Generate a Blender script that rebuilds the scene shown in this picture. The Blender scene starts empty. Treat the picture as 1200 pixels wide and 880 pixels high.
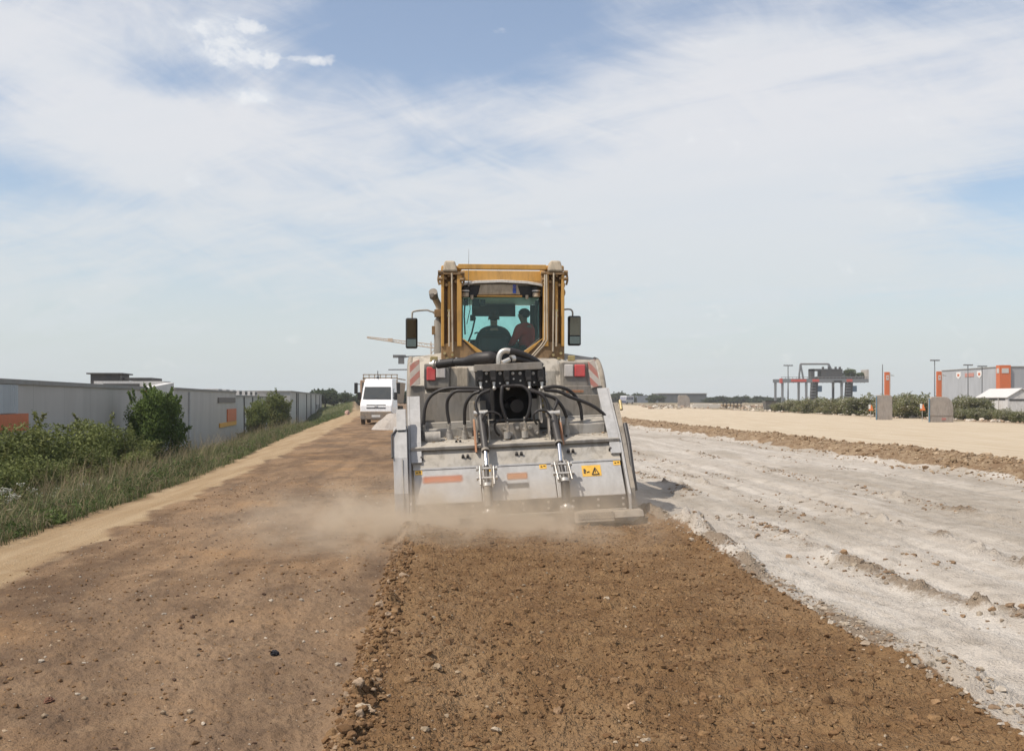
import bpy, bmesh, math, random
import numpy as np
from mathutils import Vector, Matrix, Euler
random.seed(7); rng = np.random.default_rng(7)
PI = math.pi
scn = bpy.context.scene
col = scn.collection

# ------------------------------------------------------------------ camera
CAMH = 1.5
cam = bpy.data.cameras.new('camera'); co = bpy.data.objects.new('camera', cam); col.objects.link(co)
cam.sensor_width = 36; cam.lens = 36; cam.shift_y = 28/1200
cam.clip_end = 9000; cam.clip_start = 0.05
co.location = (0, 0, CAMH); co.rotation_euler = (PI/2, 0, 0)
scn.camera = co
def at(px, py, d):
    return Vector(((px-600)/1200*d, d, CAMH+(468-py)/1200*d))

# ------------------------------------------------------------------ node helper
class NT:
    def __init__(s, tree): s.t = tree; s.n = tree.nodes; s.l = tree.links
    def new(s, typ, **kw):
        nd = s.n.new(typ)
        for k, v in kw.items(): setattr(nd, k, v)
        return nd
    def put(s, sock, v):
        if isinstance(v, bpy.types.NodeSocket): s.l.new(v, sock)
        elif v is not None:
            if isinstance(v, (tuple, list)) and sock.type == 'RGBA' and len(v) == 3: v = (*v, 1)
            sock.default_value = v
    def mix(s, f, a, b, mode='MIX'):
        nd = s.new('ShaderNodeMix', data_type='RGBA', blend_type=mode)
        s.put(nd.inputs[0], f); s.put(nd.inputs[6], a); s.put(nd.inputs[7], b)
        return nd.outputs[2]
    def math(s, op, a, b=None, clamp=False):
        nd = s.new('ShaderNodeMath', operation=op, use_clamp=clamp)
        s.put(nd.inputs[0], a)
        if b is not None: s.put(nd.inputs[1], b)
        return nd.outputs[0]
    def noise(s, vec, scale, detail=4, rough=.55, dist=0):
        nd = s.new('ShaderNodeTexNoise')
        if vec is not None: s.l.new(vec, nd.inputs['Vector'])
        nd.inputs['Scale'].default_value = scale; nd.inputs['Detail'].default_value = detail
        nd.inputs['Roughness'].default_value = rough; nd.inputs['Distortion'].default_value = dist
        return nd.outputs[0]
    def ramp(s, v, lo, hi):
        nd = s.new('ShaderNodeMapRange', interpolation_type='SMOOTHSTEP')
        s.put(nd.inputs[0], v); nd.inputs[1].default_value = lo; nd.inputs[2].default_value = hi
        return nd.outputs[0]
    def mapping(s, vec, scale=(1,1,1), rot=(0,0,0), loc=(0,0,0)):
        nd = s.new('ShaderNodeMapping'); s.l.new(vec, nd.inputs[0])
        nd.inputs['Scale'].default_value = scale; nd.inputs['Rotation'].default_value = rot; nd.inputs['Location'].default_value = loc
        return nd.outputs[0]
    def coord(s, which='Object'):
        return s.new('ShaderNodeTexCoord').outputs[which]

def newmat(name):
    m = bpy.data.materials.new(name); m.use_nodes = True
    nt = NT(m.node_tree); b = m.node_tree.nodes['Principled BSDF']
    return m, nt, b
MATS = {}
def paint(name, c, rough=.5, metal=0., dust=.4, dustc=(.34,.26,.18), bump=.15, scale=6., var=.12, coat=0., spec=.4):
    """dusty machine paint: streaky dust film, scuffs and small colour drift"""
    if name in MATS: return MATS[name]
    m, nt, b = newmat(name)
    v = nt.coord('Object')
    n1 = nt.noise(v, scale*.45, 6, .62, .3)
    vm = nt.mapping(v, (3,3,.6)); n2 = nt.noise(vm, scale*1.6, 5, .65)
    n3 = nt.noise(v, scale*14, 3, .6)
    base = nt.mix(nt.ramp(n2, .3, .7), tuple(x*(1-var) for x in c), tuple(min(1, x*(1+var)) for x in c))
    geo = nt.new('ShaderNodeNewGeometry'); sp = nt.new('ShaderNodeSeparateXYZ'); nt.l.new(geo.outputs['Normal'], sp.inputs[0])
    up = nt.math('MULTIPLY', sp.outputs[2], .45*min(1, dust*2), True)       # dust settles on faces that look up
    d = nt.math('ADD', nt.math('MULTIPLY', nt.ramp(nt.math('ADD', n1, nt.math('MULTIPLY', n3, .25)), .42, .85), dust), up, True)
    d = nt.math('ADD', d, dust*.3, True)
    vg = nt.mapping(v, (2.2,2.2,.7), (0,0,0), (4.2,1.7,0)); ng = nt.noise(vg, scale*.8, 7, .68, .5)
    grime = nt.math('MULTIPLY', nt.ramp(ng, .45, .68), min(.8, dust*.95))
    nt.put(b.inputs['Base Color'], nt.mix(grime, nt.mix(d, base, dustc), tuple(x*.33 for x in dustc)))
    nt.put(b.inputs['Roughness'], nt.math('ADD', nt.math('MULTIPLY', d, .5), rough, True))
    nt.put(b.inputs['Metallic'], nt.math('MULTIPLY', nt.math('SUBTRACT', 1., d, True), metal))
    b.inputs['Specular IOR Level'].default_value = spec
    b.inputs['Coat Weight'].default_value = coat
    if bump:
        bp = nt.new('ShaderNodeBump'); bp.inputs['Strength'].default_value = bump; bp.inputs['Distance'].default_value = .01
        nt.l.new(nt.math('ADD', n1, nt.math('MULTIPLY', n3, .4)), bp.inputs['Height']); nt.l.new(bp.outputs[0], b.inputs['Normal'])
    MATS[name] = m
    return m

# ------------------------------------------------------------------ mesh builder
class MB:
    def __init__(s): s.v = []; s.f = []; s.sm = []
    def add(s, vs, fs, smooth=False):
        o = len(s.v); s.v += [tuple(p) for p in vs]; s.f += [tuple(i+o for i in f) for f in fs]; s.sm += [smooth]*len(fs)
        return s
    def hexa(s, p):   # 8 points: bottom 4 ccw, top 4 ccw
        return s.add(p, [(0,3,2,1),(4,5,6,7),(0,1,5,4),(1,2,6,5),(2,3,7,6),(3,0,4,7)])
    def box(s, x0, y0, z0, x1, y1, z1):
        x0, x1 = sorted((x0,x1)); y0, y1 = sorted((y0,y1)); z0, z1 = sorted((z0,z1))
        return s.hexa([(x0,y0,z0),(x1,y0,z0),(x1,y1,z0),(x0,y1,z0),(x0,y0,z1),(x1,y0,z1),(x1,y1,z1),(x0,y1,z1)])
    def prism(s, poly, a, b, axis='x'):
        """poly in the two other axes, extruded a..b along axis"""
        def mk(u, w, t):
            return {'x': (t,u,w), 'y': (u,t,w), 'z': (u,w,t)}[axis]
        n = len(poly)
        vs = [mk(u,w,a) for u,w in poly] + [mk(u,w,b) for u,w in poly]
        fs = [tuple(range(n))[::-1], tuple(range(n,2*n))] + [(i,(i+1)%n,(i+1)%n+n,i+n) for i in range(n)]
        return s.add(vs, fs)
    def tube(s, pts, r, n=10, caps=True):
        pts = [Vector(p) for p in pts]; m = len(pts)
        rs = r if isinstance(r, (list, tuple)) else [r]*m
        tang = [(pts[min(i+1,m-1)]-pts[max(i-1,0)]).normalized() for i in range(m)]
        up = Vector((0,0,1)) if abs(tang[0].z) < .9 else Vector((0,1,0))
        nrm = (up - tang[0]*up.dot(tang[0])).normalized()
        rings = []
        for i in range(m):
            nrm = (nrm - tang[i]*nrm.dot(tang[i]))
            nrm = nrm.normalized() if nrm.length > 1e-6 else Vector((1,0,0))
            bn = tang[i].cross(nrm)
            rings.append([pts[i] + (nrm*math.cos(2*PI*k/n) + bn*math.sin(2*PI*k/n))*rs[i] for k in range(n)])
        vs = [p for rg in rings for p in rg]
        fs = [(i*n+k, i*n+(k+1)%n, (i+1)*n+(k+1)%n, (i+1)*n+k) for i in range(m-1) for k in range(n)]
        s.add(vs, fs, True)
        if caps:
            s.add(rings[0], [tuple(range(n))[::-1]]); s.add(rings[-1], [tuple(range(n))])
        return s
    def cyl(s, p0, p1, r0, r1=None, n=16):
        return s.tube([p0, p1], [r0, r1 if r1 is not None else r0], n)
    def sph(s, c, r, nu=14, nv=8):
        r = r if isinstance(r, (tuple, list)) else (r,r,r)
        vs = [(c[0], c[1], c[2]+r[2])]
        for j in range(1, nv):
            for i in range(nu):
                a = PI*j/nv; b = 2*PI*i/nu
                vs.append((c[0]+r[0]*math.sin(a)*math.cos(b), c[1]+r[1]*math.sin(a)*math.sin(b), c[2]+r[2]*math.cos(a)))
        vs.append((c[0], c[1], c[2]-r[2])); L = len(vs)-1
        fs = [(0, 1+i, 1+(i+1)%nu) for i in range(nu)]
        for j in range(nv-2):
            for i in range(nu):
                a = 1+j*nu; fs.append((a+i, a+nu+i, a+nu+(i+1)%nu, a+(i+1)%nu))
        a = 1+(nv-2)*nu
        fs += [(a+i, L, a+(i+1)%nu) for i in range(nu)]
        return s.add(vs, fs, True)
    def build(s, name, mat, parent=None, bevel=0, label=None, loc=None, rot=None):
        me = bpy.data.meshes.new(name); me.from_pydata(s.v, [], s.f)
        me.polygons.foreach_set('use_smooth', s.sm)
        if mat: me.materials.append(mat)
        me.update()
        o = bpy.data.objects.new(name, me); col.objects.link(o)
        if parent: o.parent = parent
        if loc is not None: o.location = loc
        if rot is not None: o.rotation_euler = rot
        if label: o['label'] = label
        if bevel:
            bv = o.modifiers.new('bevel', 'BEVEL'); bv.width = bevel; bv.segments = 2; bv.limit_method = 'ANGLE'; bv.angle_limit = math.radians(40)
            bv.harden_normals = False
        return o
def build_each(items, name, mat, parent):
    """every piece a part of its own"""
    for mb in items: mb.build(name, mat, parent)
def spline(pts, n=7):
    P = [Vector(p) for p in pts]; out = []
    P = [P[0]*2-P[1]] + P + [P[-1]*2-P[-2]]
    for i in range(1, len(P)-2):
        for k in range(n):
            t = k/n; a, b, c, d = P[i-1:i+3]
            out.append(.5*((2*b) + (c-a)*t + (2*a-5*b+4*c-d)*t*t + (3*b-a-3*c+d)*t**3))
    out.append(P[-2]); return out
def empty(name, loc=(0,0,0), rot=(0,0,0)):
    o = bpy.data.objects.new(name, None); col.objects.link(o); o.location = loc; o.rotation_euler = rot; o.empty_display_size = .2
    return o
def tag(o, label=None, cat=None, group=None, kind=None):
    if label: o['label'] = label
    if cat: o['category'] = cat
    if group: o['group'] = group
    if kind: o['kind'] = kind
    return o
def copy_tree(o, kids, parent=None):
    c = o.copy(); col.objects.link(c); c.parent = parent
    for ch in kids.get(o.name, []): copy_tree(ch, kids, c)
    return c
def kids_of(root):
    d = {}
    def rec(o):
        d[o.name] = [c for c in bpy.data.objects if c.parent == o]
        for c in d[o.name]: rec(c)
    rec(root); return d
def npmesh(name, V, F, mat, smooth=True, attrs=None):
    """V (n,3), F (m,k) equal-sized faces"""
    me = bpy.data.meshes.new(name); k = F.shape[1]
    me.vertices.add(len(V)); me.vertices.foreach_set('co', V.astype(np.float32).ravel())
    me.loops.add(F.size); me.loops.foreach_set('vertex_index', F.astype(np.int32).ravel())
    me.polygons.add(len(F)); me.polygons.foreach_set('loop_start', np.arange(0, F.size, k, dtype=np.int32))
    me.polygons.foreach_set('use_smooth', np.full(len(F), smooth))
    for an, arr in (attrs or {}).items():
        at_ = me.attributes.new(an, 'FLOAT_COLOR', 'POINT')
        if arr.shape[1] == 3: arr = np.concatenate([arr, np.ones((len(arr),1))], 1)
        at_.data.foreach_set('color', arr.astype(np.float32).ravel())
    if mat: me.materials.append(mat)
    me.update(calc_edges=True); me.validate()
    return me

# ------------------------------------------------------------------ numpy noise
def h2(ix, iy, seed):
    a = (ix.astype(np.int64)*374761393 + iy.astype(np.int64)*668265263 + seed*1274126177) & 0xffffffff
    a = ((a ^ (a >> 13))*1274126177) & 0xffffffff
    a = ((a ^ (a >> 15))*2246822519) & 0xffffffff
    return ((a ^ (a >> 16)) & 0xffffff)/float(0xffffff)
def vn(x, y, seed):
    ix = np.floor(x); iy = np.floor(y); fx = x-ix; fy = y-iy
    fx = fx*fx*(3-2*fx); fy = fy*fy*(3-2*fy)
    a = h2(ix,iy,seed); b = h2(ix+1,iy,seed); c = h2(ix,iy+1,seed); d = h2(ix+1,iy+1,seed)
    return (a*(1-fx)+b*fx)*(1-fy) + (c*(1-fx)+d*fx)*fy
def fbm(x, y, seed, octv=4, g=.5):
    t = 0; amp = 1; tot = 0
    for o in range(octv):
        t = t + amp*vn(x*2**o+o*17.3, y*2**o-o*9.1, seed+o); tot += amp; amp *= g
    return t/tot
def clods(x, y, cell, seed, dens=.6):
    """rounded lumps: one lump per cell at a random spot, irregular outline"""
    wx = x + cell*.35*(vn(x/cell*1.7, y/cell*1.7, seed+50)-.5); wy = y + cell*.35*(vn(x/cell*1.7+9, y/cell*1.7, seed+51)-.5)
    gx = np.floor(wx/cell); gy = np.floor(wy/cell); best = np.zeros_like(x)
    for i in (-1,0,1):
        for j in (-1,0,1):
            cx = gx+i; cy = gy+j
            px = (cx+h2(cx,cy,seed))*cell; py = (cy+h2(cx,cy,seed+1))*cell
            r = cell*(.2+.5*h2(cx,cy,seed+2)**2); on = h2(cx,cy,seed+3) < dens
            q = 1-((wx-px)**2+(wy-py)**2)/(r*r)
            best = np.maximum(best, np.where(on & (q > 0), np.sqrt(np.maximum(q,0))*r, 0))
    return best
def sst(a, b, x):
    t = np.clip((x-a)/(b-a), 0, 1); return t*t*(3-2*t)

# ------------------------------------------------------------------ terrain
TH = math.radians(3.8); CT, ST = math.cos(TH), math.sin(TH)
YL = [-40,0,11,19.6,25,40,60,120,400,2000]; XL = [-3,-4.6,-5.25,-6.0,-6.75,-8.9,-11.4,-18.7,-60,-300]
YR = [-40,0,8.5,10.5,16,25,69,120,400,2000]; XR = [-1.6,-3.6,-4.2,-4.35,-4.94,-5.98,-10.9,-17.4,-56,-290]
def terrain(x, y, detail=True):
    x = np.asarray(x, float); y = np.asarray(y, float)
    u = x*CT+y*ST; v = -x*ST+y*CT
    e1 = (fbm(x*1.1, y*1.1, 3, 4)-.5); e2 = (fbm(x*5, y*5, 4, 3)-.5); e3 = fbm(x*.35, y*.35, 8, 3)-.5
    xl = np.interp(y, YL, XL) + e1*.5; xr = np.interp(y, YR, XR) + e1*.6 + e2*.15
    wallx = np.where(y > 0, -9.26-.143*y, -9.26)
    far = 1-sst(150, 240, y)
    t = np.clip((xl-x)/np.maximum(xl-wallx, 1.0), 0, 1)
    gr = sst(-.1, .35, xl-x)
    zleft = -2*t*far - .0*gr
    berm = 1.15*np.exp(-(((x+27)/7)**2+((y-165)/14)**2)) + .9*np.exp(-(((x+38)/9)**2+((y-190)/14)**2)) + .7*np.exp(-(((x+20)/5)**2+((y-150)/20)**2))
    eb = e1*.10+e2*.05
    # milled strip
    ml = sst(-.44, -.38, u+eb)*(1-sst(2.50, 2.58, u+eb*1.3))*(1-sst(12.9, 13.2, v))
    limeL = np.where(v < 12.9, 2.55, -.3)
    lim = sst(-.02, .10, u-limeL+eb)*(1-sst(10.25, 10.5, u+e1*.5+e3*.5))
    rc = u+e3*.7
    rid = sst(10.2, 10.5, rc+e1*.4)*(1-sst(12.0, 12.6, rc+e1*.8))
    tan = sst(12.0, 12.5, rc+e1*.8)*(1-sst(28.5, 29.5, x+e1*2))
    rgt = sst(28.5, 29.5, x+e1*2)*sst(15, 25, u)
    pth = sst(-.06, .08, x-xl)*(1-sst(-.06, .10, x-xr))
    brn = np.clip(1-ml-lim-rid-tan-rgt-pth-gr, 0, 1)
    # height
    z = np.zeros_like(x)
    z = z + gr*zleft + berm*sst(0, 1, xl-x+1)*(y > 0)
    ridp = np.clip(1-np.abs(rc-11.2)/1.1, 0, 1)
    z = z + (.30*ridp**.8)*(.75+.6*(fbm(x*.8, y*.8, 21, 3)-.2)) + .1*sst(10.6, 12.2, rc)
    if detail:
        near = 1-sst(25, 60, y)
        nn = .35+1.3*fbm(x*22, y*22, 47, 3)
        c1 = clods(x, y, .16, 11, .45)*nn; c2 = clods(x, y, .07, 12, .6)*nn; c3 = clods(x, y, .034, 13, .7)*nn
        f1 = fbm(x*.9, y*.9, 30, 4)-.5; f2 = fbm(x*9, y*9, 33, 4)-.5
        big = sst(.45, .75, fbm(x*1.4, y*1.4, 35, 3))
        # milled soil: swollen, cloddy
        f3 = fbm(x*26, y*26, 46, 3)-.5
        hm = .05 + .075*f1 + c1*.22*(.1+big) + c2*.45*(.3+big) + c3*.7 + f2*.030 + f3*.020 - .10*sst(11.2, 12.4, v)
        hm += .05*np.exp(-((u+.15)/.2)**2)
        wl = np.exp(-((u+.40+eb*1.2)/.085)**2)*(v < 13)      # windrow of clods along the left edge
        wamp = .35+1.3*sst(.35, .7, fbm(x*0+3, v*1.3, 37, 3))
        z = z + ml*hm*near + wl*wamp*(.045+np.minimum(.7*c1,.03)+.6*c2+.4*c3)*near
        # right edge windrow
        wr = np.exp(-((u-2.68+eb*1.5)/.17)**2)*(v < 13.3)
        wb = sst(.46, .66, fbm(x*0+8, v*.75, 39, 2)) + 1.3*np.exp(-((v-11.2)/1.1)**2)
        z = z + wr*(.02+wb*.12*(.5+f1+.7*fbm(x*4, y*4, 44, 2)) + .35*c1*wb + .3*c2*wb)*near
        # lime
        lp = sst(.5, .7, fbm(u*.9, v*.25, 40, 4))
        tr = 0
        for uc, w, a, sd in ((3.85,.14,.07,51),(4.65,.10,.035,52),(5.4,.12,.035,53),(7.0,.16,.05,54),(8.6,.14,.03,55)):
            on = sst(.45, .62, fbm(x*0+sd, v*.35, sd, 3))
            tr = tr + np.exp(-((u-uc+e3*.5+e1*.25)/w)**2)*on*(a*.7+.6*c1+.4*c2)
            tr = tr - .022*np.exp(-((u-uc-.35+e3*.5)/.16)**2)
        f4 = fbm(x*3.2, y*3.2, 64, 4)-.5
        z = z + lim*(.012*f1*2 + .055*(fbm(u*1.6, v*.5, 60, 4)-.5) + .05*(fbm(u*4.5+e3*2, v*.12, 66, 3)-.5) + tr*1.15 + .035*f4 + .026*f2 + .012*f3 + .35*c3*(fbm(x*1.2,y*1.2,65,2)>.5) + .22*c2*(fbm(x*.8,y*.8,61,2)>.56))*near
        # brown compacted
        bp = sst(.45, .65, fbm(u*1.1, v*.45, 70, 4))
        z = z + brn*(.03*f1 + .020*f2 + .013*f3 + .02*(fbm(u*3.5, v*.3, 72, 3)-.5) + bp*c2*.28 + c3*.35*(.2+bp))*near
        z = z + pth*(.012*f1+.004*f2 + .03*(fbm(u*2.5, v*.2, 71, 3)-.5))
        z = z + rid*(c1*.5+c2*.5+.03*f1) + tan*.02*f1 + rgt*.12*f1 + gr*.08*f1
        soilshow = np.clip(lim*(.95*np.clip(tr*13,0,1)*sst(.38,.62,fbm(x*2,y*2,62,3)) + 1.3*wr*sst(.38,.60,fbm(x*1.6,y*1.6,63,3))), 0, 1)
        P = (lp, bp, big, soilshow)
    else: P = None
    return z, (ml, lim, pth, tan, gr, rid, rgt, brn), P, (u, v)
def gz(x, y): return float(terrain(np.array([x]), np.array([y]), False)[0][0])

def make_ground():
    a0 = np.radians(np.arange(-34, 34.01, .092)); a1 = np.radians(np.arange(37, 323.5, 3.5))
    ang = np.concatenate([a0, a1]); na = len(ang)
    r = [0.35, 1., 1.8, 2.5]
    while r[-1] < 22: r.append(r[-1]*1.0042)
    while r[-1] < 70: r.append(r[-1]*1.009)
    while r[-1] < 1500: r.append(r[-1]*1.035)
    r = np.array(r); nr = len(r)
    R, A = np.meshgrid(r, ang, indexing='ij'); X = (R*np.sin(A)).ravel(); Y = (R*np.cos(A)).ravel()
    Z, M, P, (u, v) = terrain(X, Y)
    V = np.stack([X, Y, Z], 1)
    i = np.arange(nr-1)[:,None]*na; j = np.arange(na)[None,:]; j2 = (j+1) % na
    F = np.stack([i+j, i+j2, i+na+j2, i+na+j], -1).reshape(-1, 4)[:, ::-1]
    ml, lim, pth, tan, gr, rid, rgt, brn = M
    zone = np.argmax(np.stack([brn, ml, lim, pth, tan, gr, rid, rgt], 0), 0)
    A1 = np.stack([ml, lim, pth], 1); A2 = np.stack([tan, gr, rid], 1); A3 = np.stack([P[0], P[1], rgt], 1); A4 = np.stack([P[3], P[2], rgt*0], 1)
    fz = zone[F[:, 0]]
    mat = ground_material()
    names = ['dirt_ground', 'milled_soil', 'lime_dusted_ground', 'path', 'dirt_road', 'grass_verge', 'soil_ridge', 'rough_ground']
    for k, nm in enumerate(names):
        fs = F[fz == k]
        if len(fs) == 0: continue
        used, inv = np.unique(fs, return_inverse=True)
        me = npmesh(nm, V[used], inv.reshape(fs.shape), mat, True, {'za': A1[used], 'zb': A2[used], 'zc': A3[used], 'zd': A4[used]})
        o = bpy.data.objects.new(nm, me); col.objects.link(o); o['kind'] = 'structure'
    # the small disc under the camera
    m = MB(); m.add([(0,0,0)]+[tuple(V[k]) for k in range(na)], [(0, k+1, (k+1)%na+1) for k in range(na)])
    tag(m.build('ground', mat), kind='structure')

def ground_material():
    m, nt, b = newmat('site_ground')
    v = nt.coord('Object')
    def attr(nm):
        a = nt.new('ShaderNodeAttribute', attribute_name=nm); sp = nt.new('ShaderNodeSeparateColor'); nt.l.new(a.outputs['Color'], sp.inputs[0]); return sp.outputs
    za, zb, zc, zd = attr('za'), attr('zb'), attr('zc'), attr('zd')
    rv = nt.mapping(v, (1,1,1), (0,0,-TH))
    st = nt.mapping(rv, (1.0,.28,1))
    nbig = nt.noise(st, .8, 6, .6, .4); nmid = nt.noise(rv, 3.2, 6, .65, .2); nfin = nt.noise(v, 28, 5, .7); nspk = nt.noise(v, 90, 3, .7)
    nstk = nt.noise(nt.mapping(rv, (2.2,.12,1)), 1.6, 6, .62)
    # compacted brown: purple-brown damp patches, orange dust
    br = nt.mix(nt.ramp(nbig, .38, .62), (.315,.205,.118), (.145,.090,.052))
    br = nt.mix(nt.math('MULTIPLY', nt.ramp(nmid, .46, .72), .6), br, (.36,.245,.145))
    br = nt.mix(nt.math('MULTIPLY', nt.ramp(nt.noise(nt.mapping(rv,(1,.5,1),(0,0,0),(7,3,0)), 1.7, 7, .68, .6), .50, .66), .6), br, (.105,.064,.037))
    br = nt.mix(nt.math('MULTIPLY', nt.ramp(nt.noise(rv, .55, 4, .55), .5, .68), .5), br, (.42,.25,.12))
    br = nt.mix(nt.math('MULTIPLY', nt.ramp(nfin, .48, .66), .5), br, (.14,.088,.052))
    br = nt.mix(nt.math('MULTIPLY', zc[1], .25), br, (.15,.11,.08))
    br = nt.mix(nt.math('MULTIPLY', nt.ramp(nstk, .50, .66), .45), br, (.13,.088,.058))
    # milled
    mi = nt.mix(nt.ramp(nmid, .35, .7), (.180,.102,.047), (.28,.172,.084))
    mi = nt.mix(nt.math('MULTIPLY', nt.ramp(nbig, .46, .64), .7), mi, (.31,.20,.108))
    mi = nt.mix(nt.math('MULTIPLY', nt.ramp(nfin, .5, .75), .4), mi, (.10,.066,.038))
    # lime
    li = nt.mix(nt.ramp(nstk, .4, .66), (.485,.43,.365), (.58,.53,.465))
    li = nt.mix(nt.math('MULTIPLY', nt.ramp(nmid, .50, .74), .5), li, (.31,.26,.20))
    li = nt.mix(nt.math('MULTIPLY', zc[0], .40), li, (.27,.225,.17))
    li = nt.mix(nt.math('MULTIPLY', nt.ramp(nfin, .58, .75), .35), li, (.26,.21,.16))
    li = nt.mix(nt.math('MULTIPLY', nt.ramp(nt.math('ADD', zd[0], nt.math('MULTIPLY', nt.math('SUBTRACT', nfin, .5), 1.2)), .15, .75), .8), li, (.235,.17,.11))
    pa = nt.mix(nt.ramp(nstk, .35, .65), (.34,.235,.13), (.43,.315,.19))
    pa = nt.mix(nt.math('MULTIPLY', nt.ramp(nmid, .5, .7), .4), pa, (.46,.36,.24))
    ta = nt.mix(nt.ramp(nstk, .35, .65), (.50,.40,.28), (.58,.49,.365))
    ri = nt.mix(nt.ramp(nmid, .4, .65), (.22,.145,.085), (.35,.26,.165))
    gg = nt.mix(nt.ramp(nmid, .35, .7), (.075,.085,.032), (.16,.15,.07))
    rg = nt.mix(nt.ramp(nt.noise(rv, .35, 5, .6), .42, .6), (.34,.26,.18), (.17,.16,.09))
    c = nt.mix(za[0], br, mi); c = nt.mix(zb[2], c, ri); c = nt.mix(zb[0], c, ta); c = nt.mix(zc[2], c, rg)
    c = nt.mix(za[2], c, pa); c = nt.mix(zb[1], c, gg)
    # lime dust thins out raggedly along its edges
    lf = nt.ramp(nt.math('ADD', za[1], nt.math('MULTIPLY', nt.math('SUBTRACT', nfin, .5), 1.1)), .35, .65)
    c = nt.mix(lf, c, li)
    c = nt.mix(nt.math('MULTIPLY', nt.ramp(nspk, .3, .75), .22), c, (.05,.035,.025))
    nt.put(b.inputs['Base Color'], c); b.inputs['Roughness'].default_value = .95; b.inputs['Specular IOR Level'].default_value = .15
    bp = nt.new('ShaderNodeBump'); bp.inputs['Strength'].default_value = .85; bp.inputs['Distance'].default_value = .018
    def vor(sc):
        q = nt.new('ShaderNodeTexVoronoi'); nt.l.new(nt.mapping(v,(1,1,1.0)), q.inputs['Vector']); q.inputs['Scale'].default_value = sc; q.inputs['Randomness'].default_value = 1; return nt.math('SUBTRACT', 1., q.outputs['Distance'], True)
    crumb = nt.math('MULTIPLY', nt.math('ADD', nt.math('MULTIPLY', vor(48), 1.0), nt.math('MULTIPLY', vor(120), .5)), nt.math('ADD', .40, nt.math('MULTIPLY', nt.math('ADD', nt.math('ADD', za[0], zd[0]), nt.math('MULTIPLY', za[1], nt.math('MULTIPLY', nt.ramp(nmid, .35, .65), .9)), True), .85)))
    hh = nt.math('ADD', nt.math('MULTIPLY', nfin, 1.2), nt.math('ADD', nt.math('MULTIPLY', nspk, .45), nt.math('MULTIPLY', nmid, .8)))
    hh = nt.math('ADD', hh, crumb)
    nt.l.new(hh, bp.inputs['Height']); nt.l.new(bp.outputs[0], b.inputs['Normal'])
    return m

# ------------------------------------------------------------------ scattered clods and stones (uncountable)
def ico(sub):
    bm = bmesh.new(); bmesh.ops.create_icosphere(bm, subdivisions=sub, radius=1)
    V = np.array([v.co[:] for v in bm.verts]); F = np.array([[v.index for v in f.verts] for f in bm.faces]); bm.free(); return V, F
def scatter_lumps(name, pts, sizes, palette, mat, seed, flat=.7, sub=2):
    r = np.random.default_rng(seed); V0, F0 = ico(sub); T = []
    for k in range(9):
        d = r.normal(size=(7,3)); d /= np.linalg.norm(d, axis=1)[:,None]; h = r.uniform(.55, .95, 7)
        V = V0.copy()*(1+.18*r.normal(size=(len(V0),1)))
        for q in range(7):      # chip flat facets off
            s = V@d[q]; over = np.maximum(s-h[q], 0); V -= over[:,None]*d[q]
        T.append(V)
    n = len(pts); Vs = []; Cs = []
    a = r.uniform(0, 2*PI, n); kk = r.integers(0, 9, n); sc = r.uniform(.7, 1.3, (n,3)); pal = np.array(palette)
    for i in range(n):
        V = T[kk[i]]*sc[i]*sizes[i]; V = V*[1,1,flat]
        c, s = math.cos(a[i]), math.sin(a[i])
        W = np.stack([V[:,0]*c-V[:,1]*s, V[:,0]*s+V[:,1]*c, V[:,2]], 1) + pts[i]
        Vs.append(W); Cs.append(np.repeat(pal[r.integers(0, len(pal))][None]*r.uniform(.8, 1.2), len(W), 0))
    V = np.concatenate(Vs); F = np.concatenate([F0+i*len(V0) for i in range(n)])
    me = npmesh(name, V, F, mat, False, {'tint': np.concatenate(Cs)})
    o = bpy.data.objects.new(name, me); col.objects.link(o); return o
def tint_mat(name, rough=.95):
    m, nt, b = newmat(name)
    a = nt.new('ShaderNodeAttribute', attribute_name='tint'); n = nt.noise(nt.coord('Object'), 60, 4, .7)
    nt.put(b.inputs['Base Color'], nt.mix(.8, a.outputs['Color'], nt.mix(nt.ramp(n, .3, .7), (.6,.6,.6), (1.2,1.2,1.2)), 'MULTIPLY')); b.inputs['Roughness'].default_value = rough
    b.inputs['Specular IOR Level'].default_value = .2
    bp = nt.new('ShaderNodeBump'); bp.inputs['Strength'].default_value = .6; bp.inputs['Distance'].default_value = .006
    nt.l.new(n, bp.inputs['Height']); nt.l.new(bp.outputs[0], b.inputs['Normal'])
    return m
def uvw(u, v): return u*CT - v*ST, u*ST + v*CT
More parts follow.
